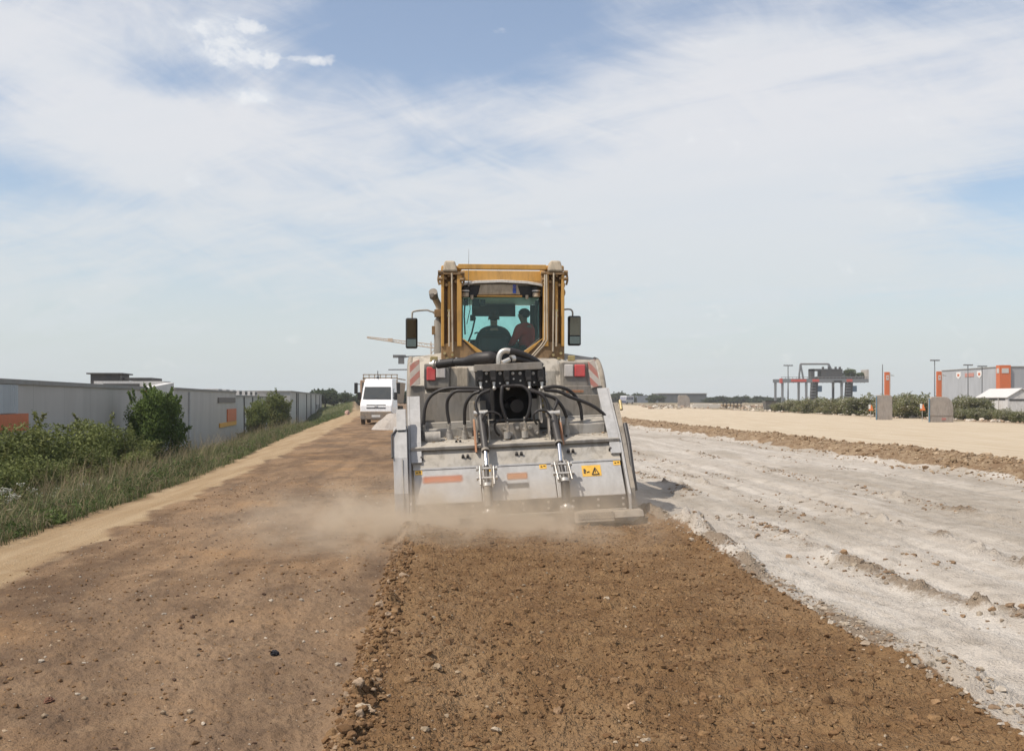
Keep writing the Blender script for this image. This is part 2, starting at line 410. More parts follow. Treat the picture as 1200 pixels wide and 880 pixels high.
def scatter_all():
    m = tint_mat('clod_soil')
    soil = [(.165,.094,.045),(.14,.079,.038),(.20,.12,.058),(.18,.104,.05),(.245,.152,.08)]
    stone = soil*14+[(.30,.23,.155),(.36,.29,.21),(.28,.19,.11)]
    def place(n, u0, u1, v0, v1, s0, sig, pal, nm, seed, vp=1.6, smax=.05, lab=None, cat=None, sub=2):
        r = np.random.default_rng(seed)
        u = r.uniform(u0, u1, n); v = v0*(v1/v0)**(r.uniform(0, 1, n)**(1/vp)) if vp else r.uniform(v0, v1, n)
        x = u*CT - v*ST; y = u*ST + v*CT
        z = terrain(x, y)[0]; s = np.minimum(s0*np.exp(sig*r.normal(size=n)), smax)
        o = scatter_lumps(nm, np.stack([x, y, z+s*.15], 1), s, pal, m, seed, sub=sub)
        tag(o, lab, cat, kind='stuff')
    place(15000, -.4, 2.55, 3.4, 12.4, .0062, .55, stone, 'soil_clods', 101, 1.25, .030, 'loose brown clods and stones lying on the freshly milled soil', 'soil clods')
    place(4600, -.51, -.29, 3.4, 12.5, .0082, .6, soil*3+[(.3,.22,.15)], 'clod_windrow', 102, 1.3, .034, 'row of dark clods thrown up along the left edge of the milled strip', 'soil clods')
    place(6500, -3.7, -.5, 4, 20, .0058, .6, soil+[(.33,.25,.17),(.4,.34,.27),(.1,.06,.04)], 'gravel', 103, 1.3, .02, 'scattered small stones and crumbs on the compacted brown ground', 'gravel', 1)
    grey = [(.33,.275,.21),(.28,.22,.16),(.22,.15,.095),(.37,.32,.26)]
    place(1700, 2.48, 2.82, 3.6, 12.8, .0075, .65, grey, 'edge_clods', 104, 1.3, .034, 'pale dusty clods along the right edge of the milled strip', 'soil clods')
    r = np.random.default_rng(9)
    n = 5200; uc = r.choice([3.85,4.65,5.4,7.0,8.6], n, p=[.42,.12,.12,.22,.12]); v = r.uniform(5.5, 30, n)
    u = uc + r.normal(0, .16, n)
    x, y = uvw(u, v); e1 = (fbm(x*1.1, y*1.1, 3, 4)-.5); e3 = fbm(x*.35, y*.35, 8, 3)-.5; u = u - e3*.5 - e1*.25; x, y = uvw(u, v)
    keep = fbm(np.full(n, 3.), v*.8+uc*7, 91, 3) > .47; x, y = x[keep], y[keep]
    z = terrain(x, y)[0]; s = np.minimum(.009*np.exp(.65*r.normal(size=len(x))), .032)
    tag(scatter_lumps('track_clods', np.stack([x,y,z+s*.2],1), s, grey+[(.26,.17,.10)], m, 105), 'crumbled clods in broken rows along the wheel tracks of the pale lime strip', 'soil clods', kind='stuff')
    n = 9000; v = 15*(90/15)**(r.uniform(0,1,n)); u = r.normal(11.2, .6, n); x, y = uvw(u, v); e3 = fbm(x*.35, y*.35, 8, 3)-.5; u = u-e3*.7; x, y = uvw(u, v)
    z = terrain(x, y)[0]; s = np.minimum(.018*np.exp(.6*r.normal(size=n)), .08)
    tag(scatter_lumps('ridge_clods', np.stack([x,y,z+s*.2],1), s, [(.25,.17,.10),(.31,.225,.14),(.36,.27,.18),(.2,.13,.075)], m, 106, sub=1), 'lumps of brown earth covering the low ridge beside the sandy road', 'soil clods', kind='stuff')
    # a few single stones
    for nm, px, py, s, c, lab in (('stone', 321, 762, .026, (.035,.035,.04), 'dark grey angular stone on the compacted ground left of the milled strip'),
                              ('stone', 655, 841, .034, (.26,.17,.10), 'rounded brown stone lying on the milled soil near the front'),
                              ('stone', 741, 836, .030, (.42,.28,.17), 'orange-tan stone at the right of the other round stones in the milled soil'),
                              ('stone', 513, 803, .034, (.32,.24,.16), 'flat tan stone in the left half of the milled soil'),
                              ('stone', 57, 814, .028, (.14,.07,.045), 'small reddish clod alone at the far left foreground')):
        d = 1.47*1200/(py-468); x = (px-600)/1200*d; z = float(terrain(np.array([x]), np.array([d]))[0][0])
        o = scatter_lumps(nm, np.array([[0,0,0]]), [s], [c], m, int(px), sub=3); o.location = (x, d, z+s*.3); tag(o, lab, 'stone')

# ------------------------------------------------------------------ sky and sun
SUN = Vector((-.52, -.30, .86)).normalized()
def sky():
    w = bpy.data.worlds.new('World'); scn.world = w; w.use_nodes = True
    nt = NT(w.node_tree); n = w.node_tree.nodes; n.clear()
    el = math.asin(SUN.z); rot = math.atan2(SUN.x, SUN.y)
    sk = nt.new('ShaderNodeTexSky', sky_type='NISHITA', sun_disc=False, sun_elevation=el, sun_rotation=rot, altitude=100, air_density=1.0, dust_density=1.6, ozone_density=1.0)
    b1 = nt.new('ShaderNodeBackground'); nt.l.new(sk.outputs[0], b1.inputs[0]); b1.inputs[1].default_value = SKY_S
    v = nt.coord('Generated')
    sp = nt.new('ShaderNodeSeparateXYZ'); nt.l.new(v, sp.inputs[0])
    # cloud deck: direction projected on a plane overhead
    dz = nt.math('ADD', nt.math('MAXIMUM', sp.outputs[2], 0.), .16)
    cb = nt.new('ShaderNodeCombineXYZ'); nt.l.new(nt.math('DIVIDE', sp.outputs[0], dz), cb.inputs[0]); nt.l.new(nt.math('DIVIDE', sp.outputs[1], dz), cb.inputs[1])
    st = nt.mapping(nt.mapping(cb.outputs[0], (1,1,1), (0,0,math.radians(22))), (.5, 1.1, 1))
    n1 = nt.noise(st, 1.15, 8, .58, .7); n2 = nt.noise(nt.mapping(nt.mapping(cb.outputs[0], (1,1,1), (0,0,math.radians(34))), (.38,1.3,1), (0,0,0), (3,1,0)), 2.4, 10, .64, 1.0)
    n3 = nt.noise(nt.mapping(nt.mapping(v, (1,1,1), (0,math.radians(-22),0)), (1,1,3.4)), 6., 10, .66, .9)
    base = nt.math('ADD', nt.math('MULTIPLY', n1, .44), nt.math('ADD', nt.math('MULTIPLY', n2, .40), nt.math('MULTIPLY', n3, .34)))
    def blob(px, py, rad, amp, sq=(1,1,1)):
        c = Vector((px-600, 1200, 468-py)).normalized()
        sub = nt.new('ShaderNodeVectorMath', operation='SUBTRACT'); nt.l.new(v, sub.inputs[0]); sub.inputs[1].default_value = c
        ml = nt.new('ShaderNodeVectorMath', operation='MULTIPLY'); nt.l.new(sub.outputs[0], ml.inputs[0]); ml.inputs[1].default_value = sq
        ln = nt.new('ShaderNodeVectorMath', operation='LENGTH'); nt.l.new(ml.outputs[0], ln.inputs[0])
        r = nt.ramp(ln.outputs['Value'], rad, 0.); return nt.math('MULTIPLY', r, amp)
    acc = base
    for b in ((900,190,.36,.25,(1,1,1.2)), (600,330,.35,.12,(1,1,1.6)), (180,190,.24,.13,(1,1,2.2)), (80,330,.34,.12,(1,1,2)), (560,20,.20,-.30,(.8,1,2.2)), (80,60,.26,.16,(1,1,1.6)), (420,140,.16,.08,(1,1,2)), (400,30,.10,-.06,(1,1,2)),
              (210,92,.075,-.22,(1,1,2.6)), (40,215,.13,-.24,(1,1,3)), (190,237,.10,-.12,(1,1,5)), (1190,225,.12,-.22,(1,1,4)), (1050,8,.10,-.12,(1,1,3)), (1120,300,.12,-.10,(1,1,4)), (560,180,.10,-.08,(1,1,3)), (640,180,.10,-.08,(1,1,5)), (840,8,.13,-.16,(1,1,4))):
        acc = nt.math('ADD', acc, blob(*b))
    m1 = nt.ramp(acc, .46, .80)
    m1 = nt.math('ADD', .15, nt.math('MULTIPLY', m1, .85), True)
    hor = nt.ramp(sp.outputs[2], .24, .0)        # veil thickens to the horizon
    m = nt.math('MAXIMUM', nt.math('MULTIPLY', m1, .9), nt.math('MULTIPLY', hor, .88))
    # little cumulus puffs
    cum = None
    n4 = nt.noise(nt.mapping(v, (1,1,1.5)), 26, 9, .60, .3)
    for px, py, rad, sq in ((255,34,.046,(1,1,1.8)), (285,68,.072,(.75,1,3.0)), (240,30,.03,(1,1,1.6)), (301,113,.038,(.75,1,2.8)), (355,70,.036,(.7,1,3.4)), (292,34,.036,(.9,1,2.4)), (270,50,.05,(1,1,2.4))):
        bb = blob(px, py, rad, 1., sq); cum = bb if cum is None else nt.math('MAXIMUM', cum, bb)
    cm = nt.ramp(nt.math('ADD', nt.math('MULTIPLY', cum, 1.25), nt.math('MULTIPLY', nt.math('SUBTRACT', n4, .5), 3.2)), .32, 1.35)
    cm = nt.math('MULTIPLY', cm, .8)
    ccol = nt.mix(nt.ramp(sp.outputs[2], .0, .30), (.655,.715,.735), (.82,.82,.84))
    ccol = nt.mix(nt.math('MULTIPLY', nt.ramp(nt.noise(st, 2.2, 5, .6), .4, .7), .35), ccol, (.70,.75,.80))
    b2 = nt.new('ShaderNodeBackground'); nt.put(b2.inputs[0], nt.mix(cm, ccol, (.97,.97,.96))); b2.inputs[1].default_value = 1.0
    mm = nt.math('MAXIMUM', m, cm)
    mx = nt.new('ShaderNodeMixShader'); nt.l.new(mm, mx.inputs[0]); nt.l.new(b1.outputs[0], mx.inputs[1]); nt.l.new(b2.outputs[0], mx.inputs[2])
    out = nt.new('ShaderNodeOutputWorld'); nt.l.new(mx.outputs[0], out.inputs[0])
    L = bpy.data.lights.new('sun', 'SUN'); L.energy = 4.3; L.angle = math.radians(.6); L.color = (1, .92, .81)
    o = bpy.data.objects.new('sun', L); col.objects.link(o); o.rotation_euler = SUN.to_track_quat('Z', 'Y').to_euler()
SKY_S = .15

# ------------------------------------------------------------------ machine frame of reference
M0 = Vector((.126, 12.6, 0)); MY = math.radians(4.5); MC, MS = math.cos(MY), math.sin(MY)
ROLL = math.radians(-2.6)
def L(px, py, ly):
    t = (px-600)/1200
    lx = (t*(M0.y+MC*ly) - M0.x + MS*ly)/(MC - t*MS)
    D = M0.y + MS*lx + MC*ly
    return Vector((lx, ly, CAMH+(468-py)/1200*D))
RI = Matrix.Rotation(-ROLL, 3, 'Y')
def LI(px, py, ly): return RI @ L(px, py, ly)
def bx(mb, f, px0, py0, px1, py1, ly, dp):
    a = f(px0, py0, ly); b = f(px1, py1, ly); mb.box(a.x, ly, b.z, b.x, ly+dp, a.z); return mb

def mats():
    M = {}
    M['ochre'] = paint('ochre_paint', (.60,.31,.05), .42, dust=.36, dustc=(.44,.30,.15), scale=3)
    M['ochre_dark'] = paint('worn_ochre_paint', (.30,.17,.06), .55, dust=.6, dustc=(.27,.19,.12), scale=5)
    M['beige'] = paint('beige_plastic', (.50,.43,.33), .6, dust=.5, dustc=(.42,.34,.25), scale=5)
    M['fender'] = paint('dusty_fender_paint', (.43,.405,.36), .6, dust=.7, dustc=(.41,.37,.31), scale=4, bump=.3)
    M['greybody'] = paint('grey_body_paint', (.19,.185,.175), .6, dust=.5, dustc=(.33,.28,.22), scale=6, bump=.3)
    M['white'] = paint('white_paint', (.72,.71,.68), .35, dust=.2, dustc=(.5,.44,.36))
    M['grey'] = paint('light_grey_paint', (.37,.37,.375), .38, dust=.24, dustc=(.42,.385,.33), scale=2.6)
    M['greydirty'] = paint('dirty_grey_paint', (.31,.305,.295), .55, dust=.58, dustc=(.42,.375,.31), scale=3.5, bump=.6)
    M['dark'] = paint('dark_steel', (.028,.028,.03), .42, dust=.10, dustc=(.22,.18,.14), scale=8)
    M['flap'] = paint('scuffed_dark_strip', (.075,.072,.07), .5, metal=.3, dust=.3, dustc=(.28,.22,.16), scale=9)
    M['black'] = paint('black_plastic', (.012,.012,.013), .42, dust=.08, dustc=(.15,.12,.09), scale=10)
    M['rubber'] = paint('black_rubber', (.014,.014,.015), .45, dust=.1, dustc=(.13,.10,.08), scale=9, bump=.05)
    M['tyre'] = paint('dusty_tyre_rubber', (.03,.028,.026), .85, dust=.8, dustc=(.20,.15,.10), scale=8, bump=.3)
    M['chrome'] = paint('chromed_rod', (.75,.75,.76), .14, metal=1, dust=.05, bump=0)
    M['zinc'] = paint('zinc_fitting', (.62,.60,.56), .35, metal=.85, dust=.15, scale=20)
    M['brass'] = paint('brassy_fitting', (.50,.40,.18), .35, metal=.8, dust=.3, scale=20)
    M['rust'] = paint('rust_orange_primer', (.42,.15,.06), .7, dust=.35, scale=8)
    M['sticker'] = paint('yellow_sticker', (.75,.42,.03), .5, dust=.15, bump=0)
    M['red_lens'] = paint('red_lens', (.62,.035,.04), .25, dust=.25, dustc=(.5,.3,.25), bump=0, coat=.5)
    M['white_lens'] = paint('white_lens', (.60,.56,.52), .3, dust=.3, dustc=(.5,.42,.35), bump=0, coat=.4)
    M['mirror'] = newmat('mirror_glass')[0]; b = M['mirror'].node_tree.nodes['Principled BSDF']; b.inputs['Metallic'].default_value = 1; b.inputs['Roughness'].default_value = .06; b.inputs['Base Color'].default_value = (.16,.18,.17,1)
    m, nt, b = newmat('tinted_cab_glass'); nt.n.remove(b)
    tr = nt.new('ShaderNodeBsdfTransparent'); tr.inputs[0].default_value = (.80,.95,.93,1)
    gl = nt.new('ShaderNodeBsdfGlossy'); gl.inputs[1].default_value = .03; gl.inputs[0].default_value = (.9,.95,.95,1)
    fr = nt.new('ShaderNodeFresnel'); fr.inputs[0].default_value = 1.4
    di = nt.new('ShaderNodeBsdfDiffuse'); di.inputs[0].default_value = (.35,.30,.24,1)
    mx = nt.new('ShaderNodeMixShader'); nt.l.new(fr.outputs[0], mx.inputs[0]); nt.l.new(tr.outputs[0], mx.inputs[1]); nt.l.new(gl.outputs[0], mx.inputs[2])
    m2 = nt.new('ShaderNodeMixShader'); nt.l.new(nt.math('MULTIPLY', nt.ramp(nt.noise(nt.coord('Object'), 3, 5, .6), .4, .9), .10), m2.inputs[0]); nt.l.new(mx.outputs[0], m2.inputs[1]); nt.l.new(di.outputs[0], m2.inputs[2])
    nt.l.new(m2.outputs[0], nt.n['Material Output'].inputs[0]); M['glass'] = m
    # red and white warning stripes
    m, nt, b = newmat('warning_stripes'); v = nt.coord('Object'); sp = nt.new('ShaderNodeSeparateXYZ'); nt.l.new(v, sp.inputs[0])
    def stripes(sign):
        d = nt.math('ADD', nt.math('MULTIPLY', sp.outputs[0], sign), sp.outputs[2]); f = nt.math('FRACT', nt.math('MULTIPLY', d, 5.2)); return nt.math('GREATER_THAN', f, .5)
    sgn = nt.math('MULTIPLY', nt.math('SIGN', sp.outputs[0]), -1.)
    d = nt.math('ADD', nt.math('MULTIPLY', nt.math('ABSOLUTE', sp.outputs[0]), 1.), sp.outputs[2]); f = nt.math('GREATER_THAN', nt.math('FRACT', nt.math('MULTIPLY', d, 5.0)), .5)
    c = nt.mix(f, (.66,.60,.54), (.55,.10,.08)); c = nt.mix(nt.math('ADD', .36, nt.math('MULTIPLY', nt.ramp(nt.noise(v, 7, 5, .65), .4, .7), .45)), c, (.46,.38,.30))
    nt.put(b.inputs['Base Color'], c); b.inputs['Roughness'].default_value = .6; M['stripes'] = m
    # matt panel with the remains of an orange print
    return M

def build_implement(M):
    R = empty('soil_stabilizer', M0, (0, ROLL, MY))
    tag(R, 'grey tractor-mounted soil stabiliser with black hoses, three rear panels and two hydraulic cylinders', 'soil stabiliser')
    I = lambda *a: LI(*a)
    def B(mb, name, mat, par=R, bev=.006, label=None): return mb.build(name, M[mat] if isinstance(mat, str) else mat, par, bev, label)
    # --- hood: three panels, each bent at the crease
    seams = [-1.31, -.475, .455, 1.31]
    m_up = MB().prism([(.30,.675),(.345,.66),(.54,.90),(.50,.915)], -1.315, 1.315, 'x')
    B(m_up, 'upper_panel', 'greydirty')
    for k in range(3):
        x0, x1 = seams[k]+.006, seams[k+1]-.006
        p = B(MB().prism([(.0,.27),(.03,.27),(.345,.66),(.30,.675)], x0, x1, 'x'), 'rear_panel', 'grey')
    # fold line lip, roof lip, dark strip added as the shadow line beneath it
    B(MB().prism([(.285,.672),(.30,.668),(.31,.69),(.295,.694)], -1.31, 1.31, 'x'), 'crease_lip', 'grey', bev=.002)
    B(MB().prism([(.43,.905),(.62,.93),(.62,.975),(.42,.945)], -1.335, 1.335, 'x'), 'roof_lip', 'greydirty')
    B(MB().prism([(.505,.86),(.53,.86),(.53,.905),(.505,.905)], -1.30, 1.30, 'x'), 'shadow_strip', 'dark')
    deck = B(MB().prism([(.61,.93),(1.25,1.06),(1.25,1.10),(.61,.972)], -1.32, 1.32, 'x'), 'deck_plate', 'greydirty')
    # flap with bolts
    fl = B(MB().box(-1.28,-.03,.105, 1.30,-.005,.272), 'rubber_flap', 'flap')
    build_each([MB().cyl((x,-.045,z), (x,-.03,z), .017, n=8) for x in np.linspace(-1.22, 1.26, 9) for z in (.15,.225)], 'bolt', M['zinc'], fl)
    B(MB().box(-1.28,-.05,.075, 1.30,0,.103), 'flap_rail', 'greydirty')
    build_each([MB().cyl((x,.40,.80),(x,.372,.83),.018,n=6).box(x-.02,.385,.79,x+.02,.40,.815) for x in (-1.2,-.68,-.62,.0,.06,.66,.72,1.2)]+[MB().cyl((x,.66,.97),(x,.66,1.01),.016,n=6) for x in (-.75,-.7,-.05,.62,.68)], 'bolt', M['dark'], R)
    # side plates
    prof = [(-.05,.06),(-.05,.28),(.02,.36),(.33,.76),(.52,1.0),(1.22,1.60),(1.62,1.60),(2.25,1.05),(2.3,.12),(1.6,.04),(.3,.04)]
    for sx in (-1, 1):
        B(MB().prism(prof, sx*1.335, sx*1.365, 'x'), 'side_plate', 'grey')
        # broad flange down the rear edge, following the profile
        q = [(-.055,.08),(-.055,.28),(.015,.36),(.325,.765),(.515,1.005),(1.2,1.60)]
        off = [(a+.03, b-.02) for a, b in q]
        x0, x1 = (sx*1.262, sx*1.334) if sx > 0 else (sx*1.334, sx*1.28)
        mb = MB()
        for i in range(3, 5):
            xa0, xa1 = sx*1.20, sx*1.334
            mb.prism([q[i], q[i+1], off[i+1], off[i]] , min(xa0,xa1), max(xa0,xa1), 'x')
        B(mb, 'side_flange', 'grey', bev=.003)
    # left outer housing
    B(MB().prism([(-.04,.02),(-.04,.42),(.12,.85),(.42,1.16),(.7,1.22),(1.9,1.05),(1.9,.03)], -1.545, -1.372, 'x'), 'side_housing', 'grey')
    B(MB().prism([(-.055,.06),(-.055,.40),(.10,.84),(.115,.83),(-.04,.39),(-.04,.06)], -1.44, -1.43, 'x'), 'housing_rib', 'greydirty', bev=0)
    B(MB().prism([(.40,1.18),(.72,1.24),(.72,1.44),(.66,1.44)], -1.50, -1.38, 'x'), 'housing_guard', 'grey')
    B(MB().tube([(-1.555,.1,.85),(-1.56,.35,1.12),(-1.40,.62,1.30)], .014, 6), 'guard_rod', 'dark', bev=0)
    # right outer rail and shoe
    B(MB().prism([(.0,.12),(.02,.34),(.33,.74),(.60,1.06),(.95,1.40),(1.05,1.36),(.75,1.0),(.5,.70),(.2,.3),(.18,.12)], 1.372, 1.43, 'x'), 'side_rail', 'greybody')
    B(MB().tube([(1.45,.62,1.12),(1.455,.45,.88),(1.44,.25,.62),(1.45,.12,.3)], .03, 8), 'rail_tube', 'dark', bev=0)
    B(MB().tube([(1.45,.9,1.42),(1.45,.82,1.30)], .022, 8), 'lock_pin', 'brass', bev=0)
    B(MB().prism([(-.30,-.02),(-.22,.10),(.5,.10),(.5,-.02)], .62, 1.10, 'x'), 'tread_plate', 'greybody')
    g = MB()
    for i in range(14):
        for j in range(3): g.box(.66+i*.031, -.318+.026*j, .004+.032*j, .68+i*.031, -.305+.026*j, .028+.032*j)
    B(g, 'tread_studs', 'greybody', R, 0)
    B(MB().prism([(-.26,.015),(-.20,.085),(.3,.085),(.3,.0)], 1.105, 1.47, 'x'), 'leveling_bar', 'greybody')
    B(MB().prism([(-.1,-.06),(-.12,.05),(.8,.06),(.8,-.06)], -1.50, -1.10, 'x'), 'skid_shoe', 'dark')
    B(MB().cyl((-1.25,.55,.38),(1.25,.55,.38),.30,.30,24), 'milling_rotor', 'greybody', bev=0)
    # writing and marks
    def decal(x0, x1, s0, s1, name, mat, par=R, off=.004, bev=0):
        # on the tilted main panel: s along the slope 0..1 from bottom to top
        def pt(x, s): return (x, .0+.30*s-off*.8, .27+.405*s+off*.6)
        mb = MB(); a = [pt(x0,s0), pt(x1,s0), pt(x1,s1), pt(x0,s1)]; b_ = [(p[0], p[1]+.002, p[2]-.0015) for p in a]
        mb.hexa(a+b_); return B(mb, name, mat, par, bev)
    def faded(name, c, sc, strength):
        m, nt, b = newmat(name); v = nt.coord('Generated'); sp = nt.new('ShaderNodeSeparateXYZ'); nt.l.new(v, sp.inputs[0])
        ex = nt.math('MULTIPLY', nt.ramp(sp.outputs[0], 0., .12), nt.ramp(sp.outputs[0], 1., .88)); ez = nt.math('MULTIPLY', nt.ramp(sp.outputs[2], 0., .35), nt.ramp(sp.outputs[2], 1., .65))
        k = nt.math('MULTIPLY', nt.math('MULTIPLY', ex, ez), nt.math('ADD', .6, nt.math('MULTIPLY', nt.noise(v, sc, 4), .6)), True)
        k = nt.math('MULTIPLY', k, strength)
        tr = nt.new('ShaderNodeBsdfTransparent'); mx = nt.new('ShaderNodeMixShader'); nt.l.new(k, mx.inputs[0]); nt.l.new(tr.outputs[0], mx.inputs[1]); nt.l.new(b.outputs[0], mx.inputs[2])
        nt.l.new(mx.outputs[0], nt.n['Material Output'].inputs[0]); b.inputs['Base Color'].default_value = (*c, 1); b.inputs['Roughness'].default_value = .6
        return m
    decal(-1.22,-.68,.56,.82,'worn_lettering', faded('worn_orange_print', (.52,.17,.08), 5, .7))
    decal(-.16,.12,.55,.80,'worn_emblem', faded('worn_tan_print', (.50,.26,.14), 4, .7))
    decal(-.17,.13,.30,.50,'worn_emblem', faded('worn_dark_print', (.08,.08,.085), 4, .75))
    st = decal(.80,1.04,.56,.88,'warning_sticker','sticker')
    mb = MB()
    def tri(cx, cs, w, h, t=.007):
        def pt(x, s): return (x, .0+.30*s-.0075, .27+.405*s+.0055)
        p = [pt(cx-w,cs-h), pt(cx+w,cs-h), pt(cx,cs+h)]
        for i in range(3): mb.tube([p[i], p[(i+1)%3]], t, 4)
    tri(.965,.70,.045,.10)
    mb.tube([(.965,.0+.3*.66-.0075,.27+.405*.66+.0055),(.965,.0+.3*.73-.0075,.27+.405*.73+.0055)], .005, 4)
    mb.tube([(.83,.19,.537),(.83,.225,.585)], .012, 5); mb.tube([(.855,.195,.548),(.89,.2,.555)], .006, 4); mb.tube([(.83,.215,.575),(.85,.212,.568)], .006, 4)
    B(mb, 'warning_symbol', 'black', st, 0)
    for x0 in (-1.29,-.43,.27,1.21):
        s_ = decal(x0, x0+.09, .85, .985, 'caution_sticker', 'sticker')
        def pt(x, s): return (x, .0+.30*s-.0075, .27+.405*s+.0055)
        B(MB().tube([pt(x0+.015,.91),pt(x0+.035,.91)], .006, 4).tube([pt(x0+.05,.92),pt(x0+.075,.92)], .005, 4), 'warning_symbol', 'black', s_, 0)
    # --- cylinders
    for (pts, side) in (((563.5,487,569,529,570,546,573,602), -1), ((648,487,655,520,657,541,664,596), 1)):
        x0,y0,x1,y1,x2,y2,x3,y3 = pts
        top = I(x0,y0,.62); mid = I(x1,y1,.26); rod = I(x2,y2,.14); low = I(x3-2,y3-33,-.04); bot = I(x3,y3-4,-.16)
        e = empty('hydraulic_cylinder', (0,0,0)); e.parent = R
        B(MB().tube([top, mid], .045, 14), 'barrel', 'dark', e, 0)
        B(MB().tube([mid+(mid-top)*-.06, mid], .052, 14), 'end_cap', 'greybody', e, 0)
        B(MB().tube([mid, rod], .026, 12), 'piston_rod', 'chrome', e, 0)
        B(MB().cyl(top+Vector((-.09,.01,.03)), top+Vector((.09,.01,.03)), .04), 'pivot_pin', 'zinc', e, 0)
        # clamp bracket
        c = (rod+low)/2; mb = MB(); hz = (rod.z-low.z)/2
        for s_ in (-1,1):
            mb.prism([(rod.y-.05,rod.z+.02),(rod.y+.05,rod.z+.02),(low.y+.07,low.z-.02),(low.y-.05,low.z-.02)], c.x+s_*.062-.008, c.x+s_*.062+.008, 'x')
        B(mb, 'clamp_bracket', 'greybody', e)
        mb = MB()
        for f in (.12,.6): 
            p = rod.lerp(low, f); mb.cyl(p+Vector((-.12,-.03,0)), p+Vector((.12,-.03,0)), .017, n=8); mb.cyl(p+Vector((-.13,-.03,0)), p+Vector((-.11,-.03,0)), .03, n=6); mb.cyl(p+Vector((.11,-.03,0)), p+Vector((.13,-.03,0)), .03, n=6)
        for s_ in (-1,1): mb.tube([rod+Vector((s_*.085,-.05,0)), low+Vector((s_*.085,-.06,.02))], .011, 6)
        B(mb, 'bracket_pins', 'zinc', e, 0)
        B(MB().tube([rod, low], .032, 10), 'inner_link', 'dark', e, 0)
        B(MB().tube([low+(bot-low)*-.08, low+(bot-low)*.05], .062, 16), 'collar', 'zinc', e, 0)
        sp = []; rr = []
        for k in range(33):
            f = k/32; sp.append(low.lerp(bot, f*.9)); rr.append(.052+(.006 if k%2 else -.004))
        B(MB().tube(sp, rr, 16), 'bellows', 'rubber' if side > 0 else 'greybody', e, 0)
        B(MB().sph(bot+Vector((0,0,-.03)), .062).cyl(bot+Vector((-.08,0,-.03)), bot+Vector((.08,0,-.03)), .03), 'ball_joint', 'zinc', e, 0)
        # rust-coloured guide plates beside the barrel
        sx = x0-8 if side < 0 else x0+8.5
        a = I(sx, y0+6, .60); b = I(sx+(1 if side<0 else 4), y1+1, .36)
        B(MB().prism([(a.y,a.z),(a.y+.09,a.z+.02),(b.y+.10,b.z),(b.y,b.z)], a.x-.012, a.x+.014, 'x'), 'guide_plate', 'rust', e)
        for s_ in (-.075,.075): B(MB().prism([(.50,.93),(.64,1.34),(.80,1.34),(.85,.98)], top.x+s_-.008+.02, top.x+s_+.008+.02, 'x'), 'lug_plate', 'greydirty', e)
    # --- cross frame and tower behind the deck
    B(MB().box(-1.3, 1.12, 1.10, 1.3, 1.30, 1.24), 'cross_beam', 'greydirty', bev=.012)
    a = I(497,461,1.32); b = I(560,503,1.32)
    B(MB().box(a.x,1.32,1.10,-.42,1.36,a.z), 'front_wall', 'greybody')
    a = I(640,461,1.32); c = I(702,461,1.32)
    B(MB().prism([(a.x,a.z-.02),(c.x,c.z-.02),(c.x+.02,1.08),(a.x,1.08)], 1.32, 1.36, 'y'), 'front_wall', 'greybody')
    B(MB().box(-1.24,.95,.98,-.52,1.11,1.16), 'tool_box', 'greydirty', bev=.015)
    B(MB().prism([(.80,1.0),(.80,1.14),(.98,1.22),(1.11,1.22),(1.11,1.0)], .60, 1.22, 'x'), 'motor_cover', 'greydirty', bev=.015)
    B(MB().cyl((.88,.93,1.06),(1.15,.93,1.06),.11,n=20), 'hydraulic_motor', 'greybody', bev=.01)
    B(MB().cyl((-1.15,.8,1.05),(-.95,.8,1.05),.08,n=16), 'hydraulic_motor', 'greydirty', bev=.01)
    B(MB().box(-.40,.72,.97,.34,1.11,1.20), 'gearbox_housing', 'greybody', bev=.02)
    g = MB()
    r_ = random.Random(5)
    for i in range(9): 
        x = -.38+.085*i; z = 1.06+.07*(i%2); g.cyl((x,.70,z),(x,.74,z),.03,n=8); g.cyl((x,.66,z),(x,.70,z),.017,n=6)
    B(g, 'pipe_fittings', 'greydirty', R, 0)
    for sx in (-1,1):
        x = -.03+sx*.40
        B(MB().prism([(.66,1.18),(.74,1.62),(.98,1.66),(1.15,1.2)], x-.012, x+.012, 'x'), 'tower_plate', 'greydirty')
        B(MB().box(x-.10*sx, 1.0, 1.2, x+.12*sx, 1.05, 1.5), 'tower_gusset', 'greydirty')
        build_each([MB().cyl((x+sx*.02,.80+.08*q,1.33+.07*q),(x+sx*.06,.80+.08*q,1.33+.07*q),.026,n=6) for q in range(3)], 'bolt', M['brass'], R)
    # drive-shaft tunnel: a box open to the rear
    a = I(578,452,.82); b = I(636,491,.82); mb = MB(); t = .012
    mb.box(a.x,.82,b.z,a.x+t,1.6,a.z).box(b.x-t,.82,b.z,b.x,1.6,a.z).box(a.x,.82,a.z,b.x,1.6,a.z+t).box(a.x,.82,b.z-t,b.x,1.6,b.z).box(a.x,1.6,b.z,b.x,1.62,a.z)
    B(mb, 'shaft_tunnel', 'black')
    B(MB().cyl((.5*(a.x+b.x),1.0,.5*(a.z+b.z)-.05),(.5*(a.x+b.x),1.58,.5*(a.z+b.z)),.09,n=18), 'drive_shaft', 'rubber', bev=0)
    # --- valve block
    vb = empty('valve_block', (0,0,0)); vb.parent = R
    mb = MB(); bx(mb, I, 557, 433, 640, 452, .80, .22); B(mb, 'manifold', 'black', vb, .01)
    mb = MB(); bx(mb, I, 556, 427.5, 636, 432.5, .72, .34); B(mb, 'cover_plate', 'greybody', vb, .006)
